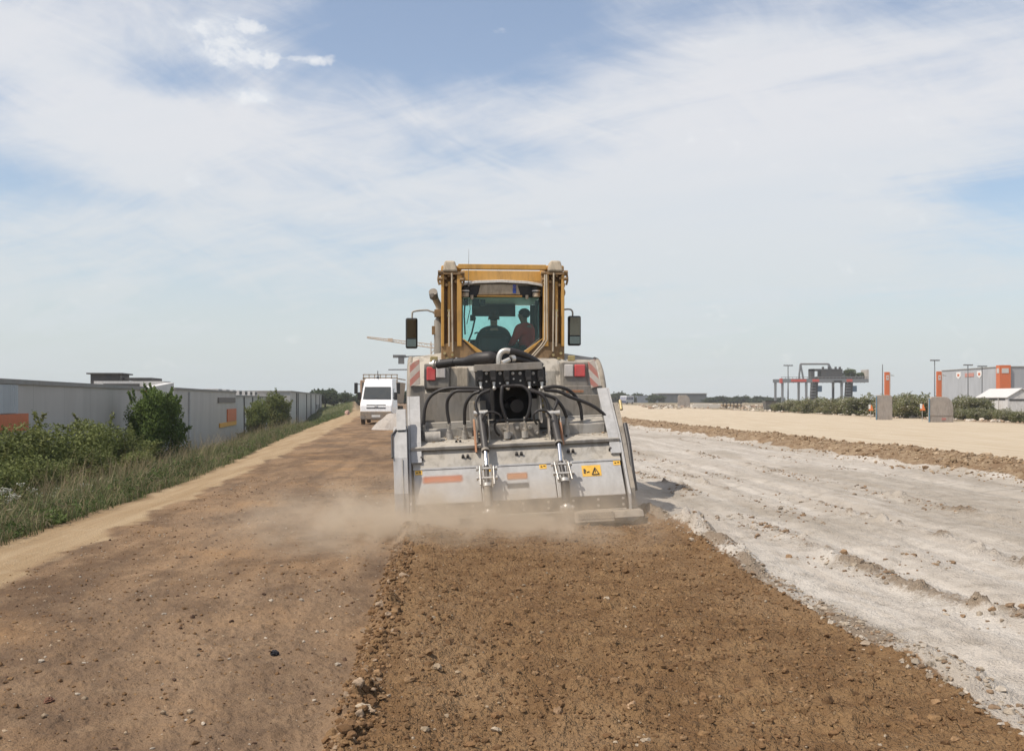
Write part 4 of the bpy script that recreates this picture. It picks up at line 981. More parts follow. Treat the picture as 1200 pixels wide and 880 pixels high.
def person_seated(base, yaw, skin, shirt, trousers, hair, label, look=0., reach=.42, scale=1.):
    """seated figure, origin on the seat, facing +Y"""
    J = {}
    V = []; E = []; Rr = []
    def v(n, p, r, par=None):
        J[n] = len(V); V.append(p); Rr.append(r)
        if par: E.append((J[par], J[n]))
    v('pelvis',(0,0,.10),(.155,.12)); v('waist',(0,.0,.25),(.14,.105),'pelvis'); v('chest',(0,.03,.42),(.165,.12),'waist'); v('collar',(0,.03,.53),(.13,.095),'chest')
    v('neck',(0,.05,.61),.058,'collar'); v('jaw',(0,.075,.68),(.066,.075),'neck'); v('skull',(0,.07,.76),(.078,.095),'jaw'); v('crown',(0,.06,.83),(.06,.075),'skull')
    v('nose',(math.sin(look)*.10,.07+.105,.715),.014,'skull')
    for s, q in ((-1,'L'),(1,'R')):
        v('sh'+q,(s*.19,.03,.50),.066,'collar'); v('ua'+q,(s*.25,.06,.36),.05,'sh'+q); v('el'+q,(s*.27,.14,.24),.043,'ua'+q)
        v('fa'+q,(s*.24,.26,.26),.038,'el'+q); v('wr'+q,(s*.20,reach-.04,.30),.026,'fa'+q); v('pm'+q,(s*.185,reach+.03,.32),(.040,.018),'wr'+q)
        for k in range(4):
            dx = (-.027+.018*k)*s; l = (.034,.04,.038,.03)[k]
            v('f%d%s'%(k,q),(s*.185+dx,reach+.075,.33),.009,'pm'+q); v('g%d%s'%(k,q),(s*.185+dx,reach+.075+l,.315),.0085,'f%d%s'%(k,q)); v('h%d%s'%(k,q),(s*.185+dx,reach+.07+l,.285),.008,'g%d%s'%(k,q))
        v('t'+q,(s*.145,reach+.01,.325),.010,'wr'+q); v('u'+q,(s*.135,reach+.045,.315),.009,'t'+q)
        v('hp'+q,(s*.11,.04,.08),.09,'pelvis'); v('th'+q,(s*.13,.26,.09),.078,'hp'+q); v('kn'+q,(s*.14,.47,.08),.06,'th'+q)
        v('ca'+q,(s*.14,.50,-.12),.052,'kn'+q); v('an'+q,(s*.14,.50,-.33),.036,'ca'+q); v('ft'+q,(s*.14,.60,-.38),(.042,.03),'an'+q)
    body = skin_mesh('person', V, E, Rr, skin); body.location = base; body.rotation_euler = (0,0,yaw); body.scale = (scale,)*3
    tag(body, label, 'person')
    # eyes, ears, hair
    g = MB()
    for s in (-1,1): g.sph((s*.032,.158,.745), .011, 8, 6)
    g.build('eyes', MATS['white_paint'], body)
    g = MB()
    for s in (-1,1): g.sph((s*.083,.062,.735), (.012,.02,.03), 8, 6)
    g.build('ears', skin, body)
    g = MB(); vs0 = len(g.v)
    g.sph((0,.052,.775), (.092,.108,.092), 18, 12); g.v = [(x, y, max(z, .70 + max(0,(y-.03))*.9)) for x, y, z in g.v]
    g.build('hair', hair, body)
    # shirt: torso and sleeves
    V.append((0,.046,.615)); J['nb'] = len(V)-1; Rr.append(.068)
    names = ['nb','pelvis','waist','chest','collar','shL','uaL','elL','faL','shR','uaR','elR','faR']
    idx = {n: i for i, n in enumerate(names)}
    Vs = [V[J[n]] for n in names]; Rs = []
    for n in names:
        r = Rr[J[n]]; k_ = 1.22 if n in ('collar','shL','shR') else 1.1; Rs.append(tuple(t*k_+.014 for t in r) if isinstance(r, tuple) else r*k_+.014)
    Es = [(idx[a], idx[b]) for a, b in (('nb','collar'),('pelvis','waist'),('waist','chest'),('chest','collar'),('collar','shL'),('shL','uaL'),('uaL','elL'),('elL','faL'),('collar','shR'),('shR','uaR'),('uaR','elR'),('elR','faR'))]
    skin_mesh('shirt', Vs, Es, Rs, shirt, body, root=1)
    names = ['pelvis','hpL','thL','knL','caL','hpR','thR','knR','caR']; idx = {n: i for i, n in enumerate(names)}
    Es = [(0,1),(1,2),(2,3),(3,4),(0,5),(5,6),(6,7),(7,8)]
    Rs = [tuple(t*1.1+.01 for t in Rr[J[n]]) if isinstance(Rr[J[n]], tuple) else Rr[J[n]]*1.12+.008 for n in names]
    skin_mesh('trousers', [V[J[n]] for n in names], Es, Rs, trousers, body)
    return body
def people():
    skin = paint('skin', (.32,.17,.11), .6, dust=0, bump=0); hair = paint('dark_hair', (.02,.015,.012), .7, dust=0)
    sh1 = paint('dark_work_shirt', (.03,.034,.04), .85, dust=.05); tr = paint('dark_trousers', (.03,.03,.035), .85, dust=.1); sh2 = paint('red_work_shirt', (.65,.05,.04), .85, dust=.05)
    W = Matrix.Translation(M0) @ Matrix.Rotation(MY, 4, 'Z')
    a = L(579,400,3.80); person_seated(W @ Vector((a.x,3.80,2.085)), MY, skin, sh1, tr, hair, 'driver in a dark shirt seated at the wheel inside the tractor cab', scale=.97)
    a = L(617,400,4.0); person_seated(W @ Vector((a.x,3.95,2.17)), MY+.9, skin, sh2, tr, hair, 'passenger in a red shirt sitting at the right side of the tractor cab', scale=.93, reach=.36)

# ------------------------------------------------------------------ vegetation
def leaf_mat(name, cs, spec=.2):
    m, nt, b = newmat(name)
    oi = nt.new('ShaderNodeObjectInfo'); v = nt.coord('Object')
    a = nt.new('ShaderNodeAttribute', attribute_name='tint'); sp = nt.new('ShaderNodeSeparateColor'); nt.l.new(a.outputs['Color'], sp.inputs[0])
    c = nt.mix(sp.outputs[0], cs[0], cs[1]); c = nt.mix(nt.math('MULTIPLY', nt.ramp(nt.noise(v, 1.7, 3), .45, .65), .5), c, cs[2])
    c = nt.mix(sp.outputs[1], c, (.50,.47,.40))
    hs = nt.new('ShaderNodeHueSaturation'); nt.l.new(c, hs.inputs['Color']); nt.put(hs.inputs['Value'], nt.math('ADD', .85, nt.math('MULTIPLY', oi.outputs['Random'], .3)))
    nt.put(b.inputs['Base Color'], hs.outputs[0]); b.inputs['Roughness'].default_value = .6; b.inputs['Specular IOR Level'].default_value = spec
    tl = nt.new('ShaderNodeBsdfTranslucent'); nt.l.new(hs.outputs[0], tl.inputs[0])
    mx = nt.new('ShaderNodeMixShader'); mx.inputs[0].default_value = .3; nt.l.new(b.outputs[0], mx.inputs[1]); nt.l.new(tl.outputs[0], mx.inputs[2]); nt.l.new(mx.outputs[0], nt.n['Material Output'].inputs[0])
    return m
def crown_mesh(name, n, leaf, mat, seed, kind='bush', flowers=0., lobes=14):
    """leaf-sized faces spread through lobes; unit size: height 1, radius about .5"""
    r = np.random.default_rng(seed)
    L_ = []
    for k in range(lobes):
        a = r.uniform(0, 2*PI); 
        if kind == 'bush': h = r.uniform(.12, .78); rad = .36*math.sqrt(max(.05, 1-(h-.2)**2*1.5)); s = r.uniform(.14, .24)
        elif kind == 'tree': h = r.uniform(.22, .84); rad = .36*math.sqrt(max(.02, 1-((h-.45)/.5)**2)); s = r.uniform(.11, .19)
        else: h = r.uniform(.45, .85); rad = .36*math.sqrt(max(.02, 1-((h-.65)/.32)**2)); s = r.uniform(.12, .2)
        q = rad*math.sqrt(r.uniform(0, 1)); L_.append((q*math.cos(a), q*math.sin(a), h, s))
    L_ = np.array(L_); w = L_[:,3]**2; k = r.choice(lobes, n, p=w/w.sum())
    d = r.normal(size=(n,3)); d /= np.linalg.norm(d, axis=1)[:,None]; rr = r.uniform(.45, 1.12, n)**.7
    C = L_[k,:3] + d*(rr*L_[k,3])[:,None]*np.array([1,1,.85])
    # sprigs that break the outline
    ns = n//8; dirs = r.normal(size=(40,3)); dirs[:,2] = np.abs(dirs[:,2])+.3; dirs /= np.linalg.norm(dirs, axis=1)[:,None]; kk = r.integers(0, 40, ns); lb = r.integers(0, lobes, 40)
    t = r.uniform(.8, 1.55, ns)
    C[:ns] = L_[lb[kk],:3] + dirs[kk]*(t*L_[lb[kk],3])[:,None] + r.normal(0, .010, (ns,3))
    C[:,2] = np.maximum(C[:,2], .01+r.uniform(0,.05,n))
    nrm = d*.6 + r.normal(size=(n,3))*.6; nrm[:,2] += .35; nrm /= np.linalg.norm(nrm, axis=1)[:,None]
    a = np.cross(nrm, r.normal(size=(n,3))); a /= np.linalg.norm(a, axis=1)[:,None]; b = np.cross(nrm, a)
    s = leaf*r.uniform(.6, 1.35, n)[:,None]
    V = np.stack([C-a*s, C-b*s*.5+nrm*s*.12, C+a*s, C+b*s*.5+nrm*s*.12], 1).reshape(-1,3); F = np.arange(4*n).reshape(n,4)
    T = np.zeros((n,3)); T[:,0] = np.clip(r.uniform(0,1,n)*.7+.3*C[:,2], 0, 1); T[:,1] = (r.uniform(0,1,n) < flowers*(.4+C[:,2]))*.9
    return npmesh(name, V, F, mat, False, {'tint': np.repeat(T, 4, 0)})
def trunk_mb(h, r, seed, spread=.3, n=7):
    r_ = random.Random(seed); mb = MB()
    top = Vector((r_.uniform(-.04,.04), r_.uniform(-.04,.04), h)); mb.tube([(0,0,-.15),(0,0,.0),top*.5,top], [r*1.3,r,r*.7,r*.3], 8)
    for k in range(n):
        z = h*r_.uniform(.15,.85); a = r_.uniform(0, 2*PI); p = Vector((0,0,z)); q = p+Vector((math.cos(a)*spread, math.sin(a)*spread, r_.uniform(.12,.3)))
        mb.tube([p, p.lerp(q,.5)+Vector((0,0,.03)), q], [r*.5, r*.3, r*.1], 5)
    return mb
CR = {}
def plant(name, key, loc, w, h, label, cat, group=None, rot=0., trunk='bark'):
    e = empty(name, loc, (0,0,rot)); e.scale = (w, w, h); tag(e, label, cat, group)
    c = bpy.data.objects.new('crown', CR[key][0]); col.objects.link(c); c.parent = e
    t = bpy.data.objects.new('trunk' if 'tree' in name else 'stems', CR[key][1]); col.objects.link(t); t.parent = e
    return e
def vegetation():
    g1 = leaf_mat('bush_leaves', ((.09,.115,.034),(.19,.21,.066),(.22,.205,.08)))
    g2 = leaf_mat('tree_leaves', ((.05,.085,.02),(.12,.165,.036),(.095,.135,.028)))
    g3 = leaf_mat('hedge_leaves', ((.10,.12,.045),(.24,.235,.11),(.34,.28,.15)))
    g4 = leaf_mat('far_tree_leaves', ((.045,.065,.028),(.07,.095,.035),(.09,.10,.045)))
    bark = paint('bark', (.12,.09,.065), .9, dust=.1)
    def tm(mb):
        o = mb.build('trunk', bark); me = o.data; bpy.data.objects.remove(o); return me
    for i in range(3): CR['bush%d'%i] = (crown_mesh('bush_crown', 20000, .016, g1, 20+i, 'bush', lobes=20), tm(trunk_mb(.6,.02,i)))
    CR['tree0'] = (crown_mesh('tree_crown', 42000, .0145, g2, 31, 'tree', lobes=60), tm(trunk_mb(.75,.022,9,.3,12)))
    CR['tree1'] = (crown_mesh('tree_crown', 15000, .020, g1, 33, 'tree', lobes=34), tm(trunk_mb(.75,.022,10,.3,12)))
    for i in range(3): CR['hedge%d'%i] = (crown_mesh('hedge_crown', 5000, .026, g3, 40+i, 'bush', .16, 14), tm(trunk_mb(.6,.02,20+i)))
    for i in range(4): CR['far%d'%i] = (crown_mesh('far_crown', 2600, .045, g4, 50+i, 'bush' if i%2 else 'tree', 0, 14), tm(trunk_mb(.6,.025,30+i)))
    r = random.Random(3)
    # left bushes between the verge and the warehouse
    B_ = [(-75,500,20,'leafy green bush at the left frame edge below the orange band'), (-12,503,22,'pale green bush below the orange band of the near warehouse'), (28,500,23,'broad bush just right of the orange warehouse band'),
          (62,501,24,'rounded bush in the middle of the thicket on the left bank'), (92,490,26,'taller bush with upright shoots against the warehouse wall'), (128,496,29,'bush beside the thicket gap, second from the lone round tree'),
          (152,512,33,'small dark bush touching the left foot of the round tree'), (-30,535,15.5,'low bush behind the tall grass at the left frame edge'), (22,535,18.5,'low shaded bush in front of the thicket near the white flowers'),
          (70,533,20,'low bush in the hollow of the thicket in front of the rounded bush'), (112,522,23.5,'mid-height bush in front of the taller shooting bush'), (150,530,28,'low bush where the thicket meets the grass below the round tree'), (205,541,36,'low scrubby bush right of the round tree at the foot of the wall')]
    for i, (px, py, d, lab) in enumerate(B_):
        p = at(px, py, d); z = gz(p.x, p.y)-.05; h = (p.z-z)/.93; w = max(h*1.05, 1.9) if i not in (12,6) else h*1.3
        plant('bush', 'bush%d'%(i%3), (p.x, p.y, z), w, h, lab, 'bush', 'bushes of the thicket on the left bank', r.uniform(0,6))
    p = at(184, 457, 38); z = gz(p.x, p.y)-.1
    plant('young_tree', 'tree0', (p.x, p.y, z), 2.35, (p.z-z)/.97, 'round dark green young tree standing alone before the grey warehouse wall', 'tree', rot=.6)
    for px, py, d, w, lab in ((324,457,84,2.8,'light green tree leaning over the far grey warehouse wall'), (302,465,80,2.2,'darker green tree left of the light green one at the far warehouse'), (290,505,72,2.0,'small grey-green shrub at the corner where the near warehouse ends')):
        p = at(px, py, d); z = gz(p.x, p.y)-.1
        plant('wall_tree' if w > 2.2 else 'bush', 'tree1', (p.x, p.y, z), w, (p.z-z)/.96, lab, 'tree' if w > 2.2 else 'bush', rot=px)
    # distance: trees at the end of the track
    for i, (px, py, d, w) in enumerate(((372,455,210,6),(381,454,205,7),(391,457,215,6),(400,460,225,6),(407,462,235,5),(414,461,240,7),(421,461,245,7),(428,462,250,7),(436,464,260,7))):
        p = at(px, py, d); z = -.2; labs = ('leftmost and roundest tree at the far end of the haul track','broad dark tree, second from the left at the far end of the track','third tree of the far clump, sloping down from the broad one','small tree on the right slope of the far clump','lowest tree in the dip between the two far clumps','first tree of the low clump left of the white van','middle tree of the low clump left of the white van','tree of the low clump nearest the white van','tree partly hidden by the white van')
        plant('distant_tree', 'far%d'%(i%4), (p.x, d, z), w, (p.z-z)/.95, labs[i], 'tree', 'trees beyond the end of the track', r.uniform(0,6))
    # horizon trees, centre right
    k = 0
    for px in range(712, 772, 5):
        d = 420+r.uniform(-30,30); p = at(px+r.uniform(-1,1), 461+r.uniform(-1.5,2.5)+(2 if px > 755 else 0), d); plant('horizon_tree', 'far%d'%(k%4), (p.x, d, -.5), 6+r.uniform(0,3), (p.z+.5)/.93, 'dark green tree in the low row on the horizon right of the tractor', 'tree', 'trees on the horizon beside the silver minibus', r.uniform(0,6)); k += 1
    for px in range(829, 915, 6):
        d = 430+r.uniform(-30,30); p = at(px+r.uniform(-1,1), 465.2+r.uniform(-1.2,1.5), d); plant('horizon_tree', 'far%d'%(k%4), (p.x, d, -.5), 7+r.uniform(0,3), (p.z+.5)/.93, 'dark green tree in the thin row on the horizon left of the gantry crane', 'tree', 'trees on the horizon left of the gantry crane', r.uniform(0,6)); k += 1
    for px in (478, 484): 
        p = at(px, 455, 230); plant('distant_tree', 'far1', (p.x, 230, -.3), 7, 4.4, 'tree on the horizon behind the dump truck', 'tree', 'trees behind the dump truck', px)
    # hedge along the sandy road
    k = 0
    for px, top in ((908,476),(919,472),(930,470),(941,469),(952,468),(963,468),(974,468),(985,468),(996,467),(1007,466),(1018,464),(1052,464),(1062,464),(1073,464),(1083,465),(1040,466),(1125,464),(1138,463),(1150,466)):
        far = px >= 1120
        d = (30.6*1200/(px-600) if not far else 88+r.uniform(-3,3))+r.uniform(-1.2,1.2)
        p = at(px, top-(0 if far else 2.5)+r.uniform(-1,1), d); z = gz(p.x, p.y)-.08
        lab = 'green flowering shrub in the hedge behind the two grey concrete blocks' if 1010 < px < 1090 else ('tall dark shrub left of the white shed' if far else 'green and straw-coloured shrub in the hedge below the gantry crane')
        plant('hedge_shrub', 'hedge%d'%(k%3), (p.x, p.y, z), (p.z-z)*1.5+.7, (p.z-z)/.93, lab, 'shrub', {'g':'hedge shrubs behind the concrete blocks','t':'tall shrubs left of the white shed'}.get(lab[0]) if not lab.startswith('green and') else 'hedge shrubs below the gantry crane', r.uniform(0,6)); k += 1
    for px in range(1122, 1260, 9):
        d = 30.3*1200/(px-600)+2+r.uniform(-1.5,1.5); p = at(px, 477+r.uniform(-2,3)+(3 if px>1150 else 0), d); z = gz(p.x, p.y)-.08
        plant('hedge_shrub', 'hedge%d'%(k%3), (p.x, p.y, z), (p.z-z)*1.6+.3, (p.z-z)/.93, 'low pale-flowered shrub in the hedge in front of the white shed', 'shrub', 'low shrubs in front of the white shed', r.uniform(0,6)); k += 1
    grass()

def grass():
    r = np.random.default_rng(12)
    def blades(name, n, ylo, yhi, off0, off1, h0, h1, wd, pal, lab, p=1.):
        y = ylo*(yhi/ylo)**(r.uniform(0,1,n)); f = r.uniform(0,1,n)**p; xl = np.interp(y, YL, XL); wallx = -9.26-.143*y
        off = off0+(off1-off0)*f; x = xl-off; ok = x > wallx+.2
        # tufts
        x += .18*(vn(x*3, y*3, 5)-.5); x, y, off = x[ok], y[ok], off[ok]; n = len(x)
        z = terrain(x, y)[0]
        den = .5*fbm(x*.8, y*.8, 77, 3)+.5*fbm(x*3.1, y*3.1, 78, 3); h = r.uniform(h0, h1, n)*(.25+1.5*den)*(np.clip(off/.9, .3, 1)); 
        a = r.uniform(0, 2*PI, n); lean = r.uniform(.1,.85,n)*h; wv = wd*r.uniform(.6,1.4,n)
        dx = np.cos(a); dy = np.sin(a); px_, py_ = -dy*wv, dx*wv; b0 = np.stack([x,y,z-.02],1)
        m_ = b0+np.stack([dx*lean*.35, dy*lean*.35, h*.6],1); t = b0+np.stack([dx*lean, dy*lean, h],1)
        s = np.stack([px_,py_,0*px_],1)
        V = np.stack([b0-s, b0+s, m_+s*.8, m_-s*.8, t+s*.25, t-s*.25], 1).reshape(-1,3); i = np.arange(n)[:,None]*6
        F = np.concatenate([i+np.array([[0,1,2,3]]), i+np.array([[3,2,4,5]])])
        pal = np.array(pal); k = r.integers(0, len(pal), n); C = pal[k]*r.uniform(.75,1.25,(n,1))*(.65+.8*fbm(x*1.3, y*1.3, 79, 3))[:,None]
        o = bpy.data.objects.new(name, npmesh(name, V, F, gm, False, {'tint': np.repeat(C, 6, 0)})); col.objects.link(o); tag(o, lab, 'grass', kind='stuff')
    gm, nt, b = newmat('grass_blades'); a = nt.new('ShaderNodeAttribute', attribute_name='tint'); nt.l.new(a.outputs['Color'], b.inputs['Base Color']); b.inputs['Roughness'].default_value = .7; b.inputs['Specular IOR Level'].default_value = .15
    tl = nt.new('ShaderNodeBsdfTranslucent'); nt.l.new(a.outputs['Color'], tl.inputs[0]); mx = nt.new('ShaderNodeMixShader'); mx.inputs[0].default_value = .3; nt.l.new(b.outputs[0], mx.inputs[1]); nt.l.new(tl.outputs[0], mx.inputs[2]); nt.l.new(mx.outputs[0], nt.n['Material Output'].inputs[0])
    G = [(.075,.10,.035),(.095,.125,.045),(.12,.14,.055),(.15,.15,.075),(.07,.095,.04)]
    blades('tall_grass', 125000, 7.5, 62, -.02, 4.2, .18, .62, .0040, G+[(.20,.17,.10)], 'tall grey-green grass along the left edge of the sandy path', .8)
    blades('dry_grass', 9000, 8, 60, .05, 3.2, .45, .95, .0035, [(.24,.19,.11),(.28,.23,.14),(.20,.15,.09)], 'straw-coloured grass stalks standing above the green verge')
    blades('short_grass', 60000, 30, 230, .0, 14, .10, .28, .016, G[1:]+[(.14,.17,.05)], 'short green grass at the foot of the warehouses')
    # leafy weeds among the grass
    nt_ = 1500; y = 7.5*(60/7.5)**r.uniform(0,1,nt_); xl = np.interp(y, YL, XL); x = xl-.05-r.uniform(0,1,nt_)**.8*3.2; z = terrain(x, y)[0]; hh = r.uniform(.15,.6,nt_)*np.clip((xl-x)/.5,.35,1)
    per = 70; X_ = np.repeat(np.stack([x,y,z],1), per, 0); H_ = np.repeat(hh, per); n = len(X_)
    q = r.normal(size=(n,3))*np.stack([H_*.32,H_*.32,0*H_],1); q[:,2] = r.uniform(.05,1,n)*H_; C = X_+q
    nr_ = r.normal(size=(n,3)); nr_[:,2] += .8; nr_ /= np.linalg.norm(nr_,axis=1)[:,None]; a_ = np.cross(nr_, r.normal(size=(n,3))); a_ /= np.linalg.norm(a_,axis=1)[:,None]; b_ = np.cross(nr_, a_); s_ = (.010+.022*r.uniform(0,1,n)**2)[:,None]
    V = np.stack([C-a_*s_*1.6, C-b_*s_*.5, C+a_*s_*1.6, C+b_*s_*.5],1).reshape(-1,3); F = np.arange(4*n).reshape(n,4)
    pal = np.array([(.08,.115,.035),(.11,.15,.045),(.06,.085,.03),(.15,.16,.07),(.19,.17,.10)]); T = np.repeat(pal[r.integers(0,5,nt_)], per, 0)*r.uniform(.7,1.3,(n,1))
    o = bpy.data.objects.new('weeds', npmesh('weeds', V, F, gm, False, {'tint': np.repeat(T, 4, 0)})); col.objects.link(o); tag(o, 'leafy weeds growing among the tall grass of the left verge', 'weeds', kind='stuff')
    # white umbels
    fm = paint('white_petals', (.50,.50,.43), .8, dust=.1, bump=0); sm = paint('green_stalk', (.09,.13,.05), .8, dust=.05, bump=0)
    for q, (px, py, d, nn, lab) in enumerate(((8,578,14,5,'clump of white flowers at the left frame edge in the tall grass'), (84,574,17,5,'clump of white flowers in the grass below the thicket'), (56,588,15.2,2,'sparse white flowers low in the grass between the two bigger clumps'))):
        p = at(px, py, d); z = gz(p.x, p.y); e = empty('flowering_plant', (p.x, p.y, z)); tag(e, lab, 'wild flower')
        rr = random.Random(q); hd = MB(); st = MB()
        for k in range(nn*3):
            a = rr.uniform(0,6.28); R_ = rr.uniform(0,.28); top = Vector((R_*math.cos(a)*1.3, R_*math.sin(a), p.z-z+rr.uniform(-.14,.12))); st.tube([(top.x*.3,top.y*.3,0), top], .005, 4)
            hd = MB()
            for j in range(8):
                a2 = rr.uniform(0,6.28); r2 = .075*math.sqrt(rr.random()); c = top+Vector((r2*math.cos(a2), r2*math.sin(a2), rr.uniform(-.008,.012)+.02-r2*.2)); hd.sph(c, (.010,.010,.007), 5, 3)
                hd.tube([top-Vector((0,0,.04)), c], .0015, 3)
            hd.build('flower_head', fm, e)
        st.build('stalks', sm, e)

# ------------------------------------------------------------------ buildings
def wall_pt(px):
    t = (600-px)/1200; d = 9.26/(t-.143); return Vector((-t*d, d, 0)), d
def cladding(name, c, ribs=7., strength=.25, axis=1, dust=.15):
    m, nt, b = newmat(name); v = nt.coord('Object'); w = nt.new('ShaderNodeTexWave', wave_type='BANDS', bands_direction='XYZ'[axis], wave_profile='SIN'); nt.l.new(v, w.inputs[0]); w.inputs['Scale'].default_value = ribs
    n = nt.noise(nt.mapping(v, (1,1,.25)), .8, 6, .6); cc = nt.mix(nt.ramp(n, .3, .7), tuple(x*.9 for x in c), tuple(x*1.07 for x in c))
    # panel joints
    sp = nt.new('ShaderNodeSeparateXYZ'); nt.l.new(v, sp.inputs[0]); j = nt.math('LESS_THAN', nt.math('FRACT', nt.math('DIVIDE', sp.outputs[axis], 3.0)), .022)
    cc = nt.mix(nt.math('MULTIPLY', j, .30), cc, tuple(x*.5 for x in c)); cc = nt.mix(nt.math('MULTIPLY', nt.ramp(sp.outputs[2], .7, -.2), .35*dust/.15), cc, (.25,.22,.17))
    nt.put(b.inputs['Base Color'], cc); b.inputs['Roughness'].default_value = .55
    bp = nt.new('ShaderNodeBump'); bp.inputs['Strength'].default_value = strength; bp.inputs['Distance'].default_value = .02; nt.l.new(w.outputs[1], bp.inputs['Height']); nt.l.new(bp.outputs[0], b.inputs['Normal'])
    return m
def buildings(M):
    HW = math.atan(.143)
    wallm = cladding('grey_cladding', (.43,.405,.375), 9, .2); blue = cladding('blue_grey_corrugated', (.40,.43,.45), 2.2, .8); white = cladding('white_cladding', (.62,.60,.57), 6, .15)
    pale = cladding('pale_grey_cladding', (.42,.41,.39), 6, .2)
    orange = paint('orange_panel', (.60,.13,.03), .5, dust=.12, bump=0); roof = paint('roof_membrane', (.30,.30,.29), .9, dust=.2); darkp = paint('dark_roof_unit', (.05,.052,.055), .6, dust=.1)
    trim = paint('pale_trim', (.55,.54,.52), .5, dust=.1, bump=0); yel = paint('yellow_panel', (.70,.34,.02), .5, dust=.1, bump=0)
    # local frame of each warehouse: origin on the wall line, local y along the wall, local x into the building is negative
    def frame(px, name, label):
        p, d = wall_pt(px); e = empty(name, (p.x, p.y, -2.0), (0,0,HW)); tag(e, label, 'warehouse'); return e, d
    K = math.hypot(1, .143)
    # near warehouse
    e, d0 = frame(203, 'warehouse', 'long grey warehouse with an orange band and dark roof units behind the thicket')
    def ly(px): return (wall_pt(px)[1]-d0)*K
    y0 = -34; H = 4.0
    MB().box(-24,y0,-.3,0,ly(171),H-.1).build('wall', wallm, e)
    MB().box(-24.1,y0-.1,H-.1,.06,ly(171),H+.03).build('roof', roof, e)
    MB().box(-24,ly(171)+.01,-.3,-.4,-.1,H-.1).build('inner_wall', wallm, e); MB().prism([(ly(171)+.01,-.3),(0,-.3),(0,H+.30),(ly(171)+.01,H-.02)], -.4, .03, 'x').build('end_wall', white, e)
    MB().box(.0,ly(171)-.25,1.4,.05,ly(171)-.03,H-.12).build('orange_strip', orange, e)
    MB().box(.0,y0+.1,3.14,.05,ly(19),H-.12).build('corrugated_panel', blue, e)
    MB().box(.02,y0+.1,2.66,.09,ly(29.5),3.12).build('orange_band', orange, e)
    q = ly(105); q2 = ly(150)
    inv = (Matrix.Translation((e.location.x, e.location.y, -2.0)) @ Matrix.Rotation(HW, 4, 'Z')).inverted()
    def unit(px0, px1, py0, py1, d, dep):
        a = inv @ at(px0, py1, d); b = inv @ at(px1, py0, d); return a.x, a.y, a.z, b.x, a.y+dep, b.z
    u = unit(106,139,438.5,455,60,2.5); MB().box(*u).build('roof_unit', darkp, e); MB().box(u[0]-.2,u[1]-.15,u[5],u[3]+.2,u[4]+.1,u[5]+.08).build('unit_cover', darkp, e)
    u = unit(110,190,446.5,456,56,2); MB().box(*u).build('roof_housing', trim, e)
    u = unit(121,162,449.5,453.5,55.9,.1); MB().box(*u).build('louvre', darkp, e)
    u = unit(143,177,442.5,445.5,59,3); MB().box(*u).build('roof_canopy', darkp, e)
    u = unit(141,143,440,450,58.8,.3); MB().box(*u).build('roof_post', darkp, e)
    g = MB()
    for px in (1, 9): yy = ly(px); g.cyl((-.6,yy,H),(-.6,yy,H+.22),.10,n=14); g.sph((-.6,yy,H+.28),(.16,.16,.12))
    g.build('roof_vents', darkp, e)
    # second
    e, d0 = frame(277, 'warehouse', 'plain grey warehouse with orange and yellow corner sign beside the round tree')
    K0 = d0
    ly = lambda px: (wall_pt(px)[1]-K0)*K
    MB().box(-22,ly(205),-.3,-.05,0,3.98).build('wall', wallm, e)
    MB().box(-22.1,ly(205),3.98,.02,.06,4.08).build('roof', roof, e)
    build_each([MB().box(-.04,ly(px),-.3,.05,ly(px)+.12,3.9) for px in (222,)], 'downpipe', trim, e)
    sg = empty('sign', (0,0,0)); sg.parent = e
    MB().box(-.04,ly(266.5),2.0,.02,-.1,2.85).build('orange_square', orange, sg)
    MB().box(-.04,ly(257.5),1.70,.03,-.12,1.98).build('yellow_bar', yel, sg)
    MB().box(-.04,ly(256),3.28,.02,-.6,3.62).build('grey_lettering_board', paint('weathered_sign', (.16,.15,.145), .7, dust=.2, bump=0), sg)
    MB().box(-.04,ly(242),-.2,.02,ly(242)+.3,.85).build('downpipe_guard', trim, e)
    # third, set back
    p, d0 = wall_pt(281); e = empty('warehouse', (p.x-1.6, p.y, -2.0), (0,0,HW)); tag(e, 'pale low warehouse with small roof windows behind the two wall trees', 'warehouse')
    MB().box(-20,0,-.3,0,60,3.75).build('wall', pale, e)
    MB().box(-20,-.1,3.75,.1,60,3.86).build('roof', roof, e)
    for k in range(7): 
        f = MB().box(-1.2,1+k*4.2,3.86,-.1,3+k*4.2,4.28).build('roof_light', trim, e); MB().box(-.09,1.2+k*4.2,3.95,-.07,2.8+k*4.2,4.2).build('pane', darkp, f)
    g = MB()
    for k in range(8): g.box(.0,2+k*7,-.2,.08,2.25+k*7,3.7)
    g.build('wall_columns', darkp, e)
    for k in range(4): MB().box(0,6+k*14,0,.05,9+k*14,2.6).build('gate', trim, e)
    # fourth
    p, d0 = wall_pt(334); e = empty('warehouse', (p.x+.6, p.y, -2.0), (0,0,HW)); tag(e, 'farthest grey warehouse with pale vertical panels at the end of the row', 'warehouse')
    MB().box(-20,0,-.3,0,86,4.35).build('wall', wallm, e); MB().box(-20,-.1,4.35,.12,86.1,4.5).build('roof', roof, e)
    for a, b_ in ((1,9),(14,30),(46,58)): MB().box(0,a,-.2,.06,b_,3.6).build('pale_panel', pale, e)
    g = MB()
    for k in (10,13,32,44,60,75): g.box(.0,k,-.2,.1,k+.5,4.3)
    g.build('downpipes', darkp, e)
    for k in range(3): MB().box(.0,62+k*6,1.8,.04,65+k*6,2.6).build('window', darkp, e)
    # right-hand hall: the orange tower stands at its near corner, one long side runs away to the left
    D = 180; c = at(1176, 468, D); e = empty('exhibition_hall', (c.x, D, 0)); tag(e, 'big light grey hall with an orange corner tower on the right skyline', 'warehouse')
